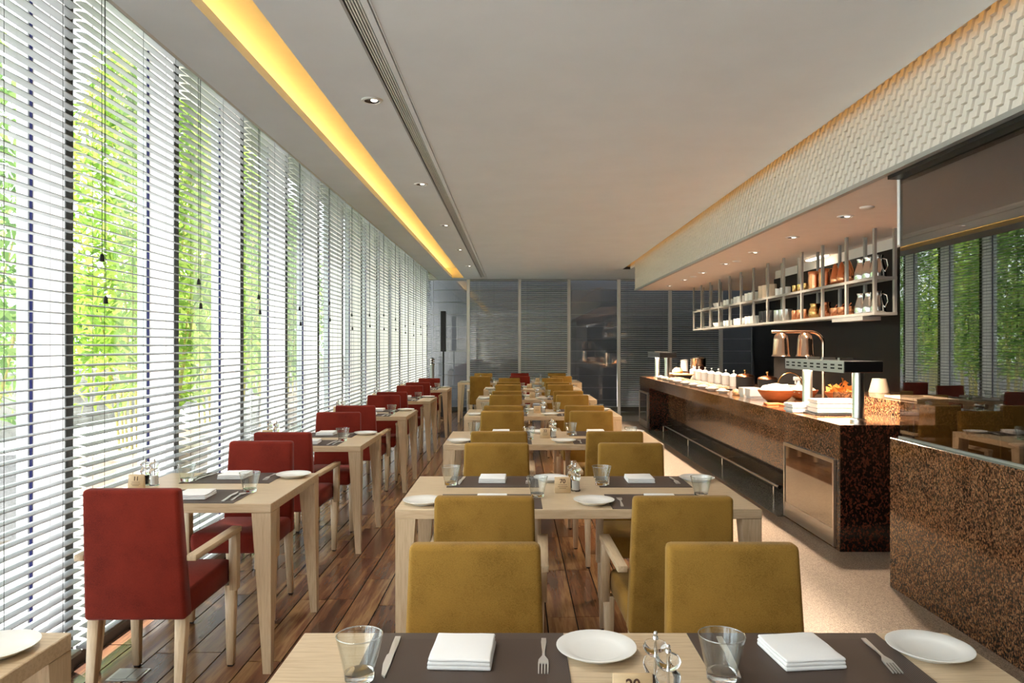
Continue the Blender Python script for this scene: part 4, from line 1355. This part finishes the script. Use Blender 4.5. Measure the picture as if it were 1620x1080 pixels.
# small bowls and slate plates along the front edge
for k in range(9):
    y = 8.5 + 0.46 * k
    item('white_dish', WIDE.copy() if k == 0 else bpy.data.meshes['dish_src'], 'porcelain', (2.42, y, T0), 'small white dish along the buffet edge, %s from the near end' % ORD[k], 'dish', 0, 1.05) if k else None
    if k == 0:
        dm = lathe([(0.0, 0.0), (0.045, 0.0), (0.078, 0.034), (0.075, 0.036), (0.042, 0.008), (0.0, 0.006)], 20)
        dm.name = 'dish_src'
        DISH = dm
        o = item('white_dish', DISH, 'porcelain', (2.42, y, T0), 'small white dish along the buffet edge, first from the near end', 'dish')
        o.data.name = 'dish_src'
    item('garnish_heap', blob(0.055, 0.03, 20 + k), 'food_mix', (2.42, y, T0 + 0.0285), 'pale bites heaped in the small dish, %s from the near end' % ORD[k], 'food', 0, 1, 'stuff')
for k in range(8):
    y = 9.3 + 0.36 * k
    item('slate_plate', box(-0.1, 0.1, -0.13, 0.13, 0, 0.012), 'black', (2.62, y, T0), 'dark slate plate on the buffet, %s from the near end' % ORD[k], 'plate', 0.15)
    bm = bmesh.new()
    for a in range(3):
        for b in range(4):
            x_, y_ = -0.06 + a * 0.06, -0.09 + b * 0.06
            add_lathe(bm, [(0.0, 0.0), (0.022, 0.0), (0.022, 0.03), (0.0, 0.032)], 8, x_, y_)
    item('canapes', fin(bm, True, 50), 'food_mix', (2.62, y, T0 + 0.0125), 'rows of pale round bites on the slate plate, %s from the near end' % ORD[k], 'canapes', 0.15, 1, 'stuff')
for k, (x, y) in enumerate(((2.5, 8.2), (2.64, 8.28), (2.54, 8.36))):
    item('bread_roll', blob(0.05, 0.04, 40 + k, 0.2), 'bread', (x, y, T0 + 0.0205), 'small bread roll near the square dishes, %s' % ('leftmost', 'middle', 'rightmost')[k], 'bread')
# pans and bread board at the far end
for k, (x, y) in enumerate(((2.79, 12.1), (2.78, 12.48))):
    t = thing('frying_pan', 'black pan under a pale board near the far gantry, %s' % ('nearer', 'farther')[k], 'pan', (x, y, T0))
    ob('bowl', lathe([(0.0, 0.0), (0.11, 0.0), (0.15, 0.07), (0.145, 0.07), (0.105, 0.01), (0.0, 0.01)], 26), 'iron', t)
    ob('board', lathe([(0.0, 0.071), (0.17, 0.071), (0.175, 0.08), (0.17, 0.09), (0.0, 0.09)], 26), 'bread', t)
item('bread_loaf', blob(0.09, 0.07, 9, 0.25), 'bread', (2.78, 12.48, T0 + 0.112), 'rough loaf of bread on the farther board', 'bread')
us = thing('steel_urn', 'round steel urn at the far end of the buffet', 'urn', (3.2, 12.75, 1.0006))
ob('body', lathe([(0.0, 0.0), (0.125, 0.0), (0.13, 0.01), (0.13, 0.22), (0.134, 0.225), (0.13, 0.235), (0.09, 0.25), (0.0, 0.255)], 30), 'chrome', us)
ob('knob', lathe([(0.01, 0.254), (0.01, 0.265), (0.02, 0.272), (0.0, 0.285)], 12), 'black', us)
kn = thing('grey_kettle', 'pale grey canister beside the steel urn', 'canister', (3.04, 13.1, 1.0006))
ob('body', lathe([(0.0, 0.0), (0.07, 0.0), (0.07, 0.16), (0.0, 0.16)], 20), 'greycan', kn)
ob('lid', lathe([(0.072, 0.16), (0.072, 0.185), (0.03, 0.2), (0.0, 0.2)], 20), 'greycan', kn)
ob('handle', tube([(-0.07, 0, 0.14), (-0.12, 0, 0.13), (-0.12, 0, 0.06), (-0.07, 0, 0.04)], 0.009, 6), 'black', kn)

# ================================================================== FAR CORNER AND SMALL THINGS
sp = thing('column_speaker', 'slim black column speaker on a pole in the far left corner', 'speaker', (-1.48, 14.85, 0))
ob('subwoofer', box(-0.13, 0.13, -0.15, 0.15, 0.012, 0.5, 0.008, 1), 'black', sp)
ob('pole', tube([(0, 0, 0.5), (0, 0, 1.36)], 0.017, 10), 'black', sp)
ob('column', box(-0.052, 0.052, -0.05, 0.05, 1.33, 2.155, 0.005, 1), 'black', sp)
for sx in (-0.1, 0.1):
    for sy in (-0.12, 0.12):
        ob('foot', lathe([(0.0, 0.0), (0.015, 0.0), (0.015, 0.013), (0.0, 0.013)], 10), 'foot', sp, (sx, sy, 0))
pd = thing('steel_pedestal', 'slim steel pedestal standing by the far window corner', 'pedestal', (-1.76, 15.3, 0))
ob('column', lathe([(0.0, 0.0), (0.09, 0.0), (0.09, 0.015), (0.045, 0.03), (0.045, 1.05), (0.0, 1.05)], 20), 'alu', pd)
for k in range(3):
    ob('louvre', lathe([(0.0, 0.0), (0.06, 0.0), (0.062, 0.02), (0.04, 0.03), (0.0, 0.03)], 20), 'chrome', pd, (0, 0, 1.05 + 0.05 * k))
    ob('spacer', lathe([(0.0, 0.03), (0.02, 0.03), (0.02, 0.05), (0.0, 0.05)], 12), 'black', pd, (0, 0, 1.05 + 0.05 * k))
fb = thing('floor_box', 'square steel floor socket cover beside the nearest red chair', 'floor socket', (-1.70, 3.19, 0.0005))
ob('frame', box(-0.07, 0.07, -0.06, 0.06, 0, 0.004), 'steel', fb)
ob('lid', box(-0.055, 0.012, -0.05, 0.05, 0.004, 0.007), 'alu', fb)
ob('lid', box(0.016, 0.058, -0.05, 0.05, 0.004, 0.007), 'alu', fb)
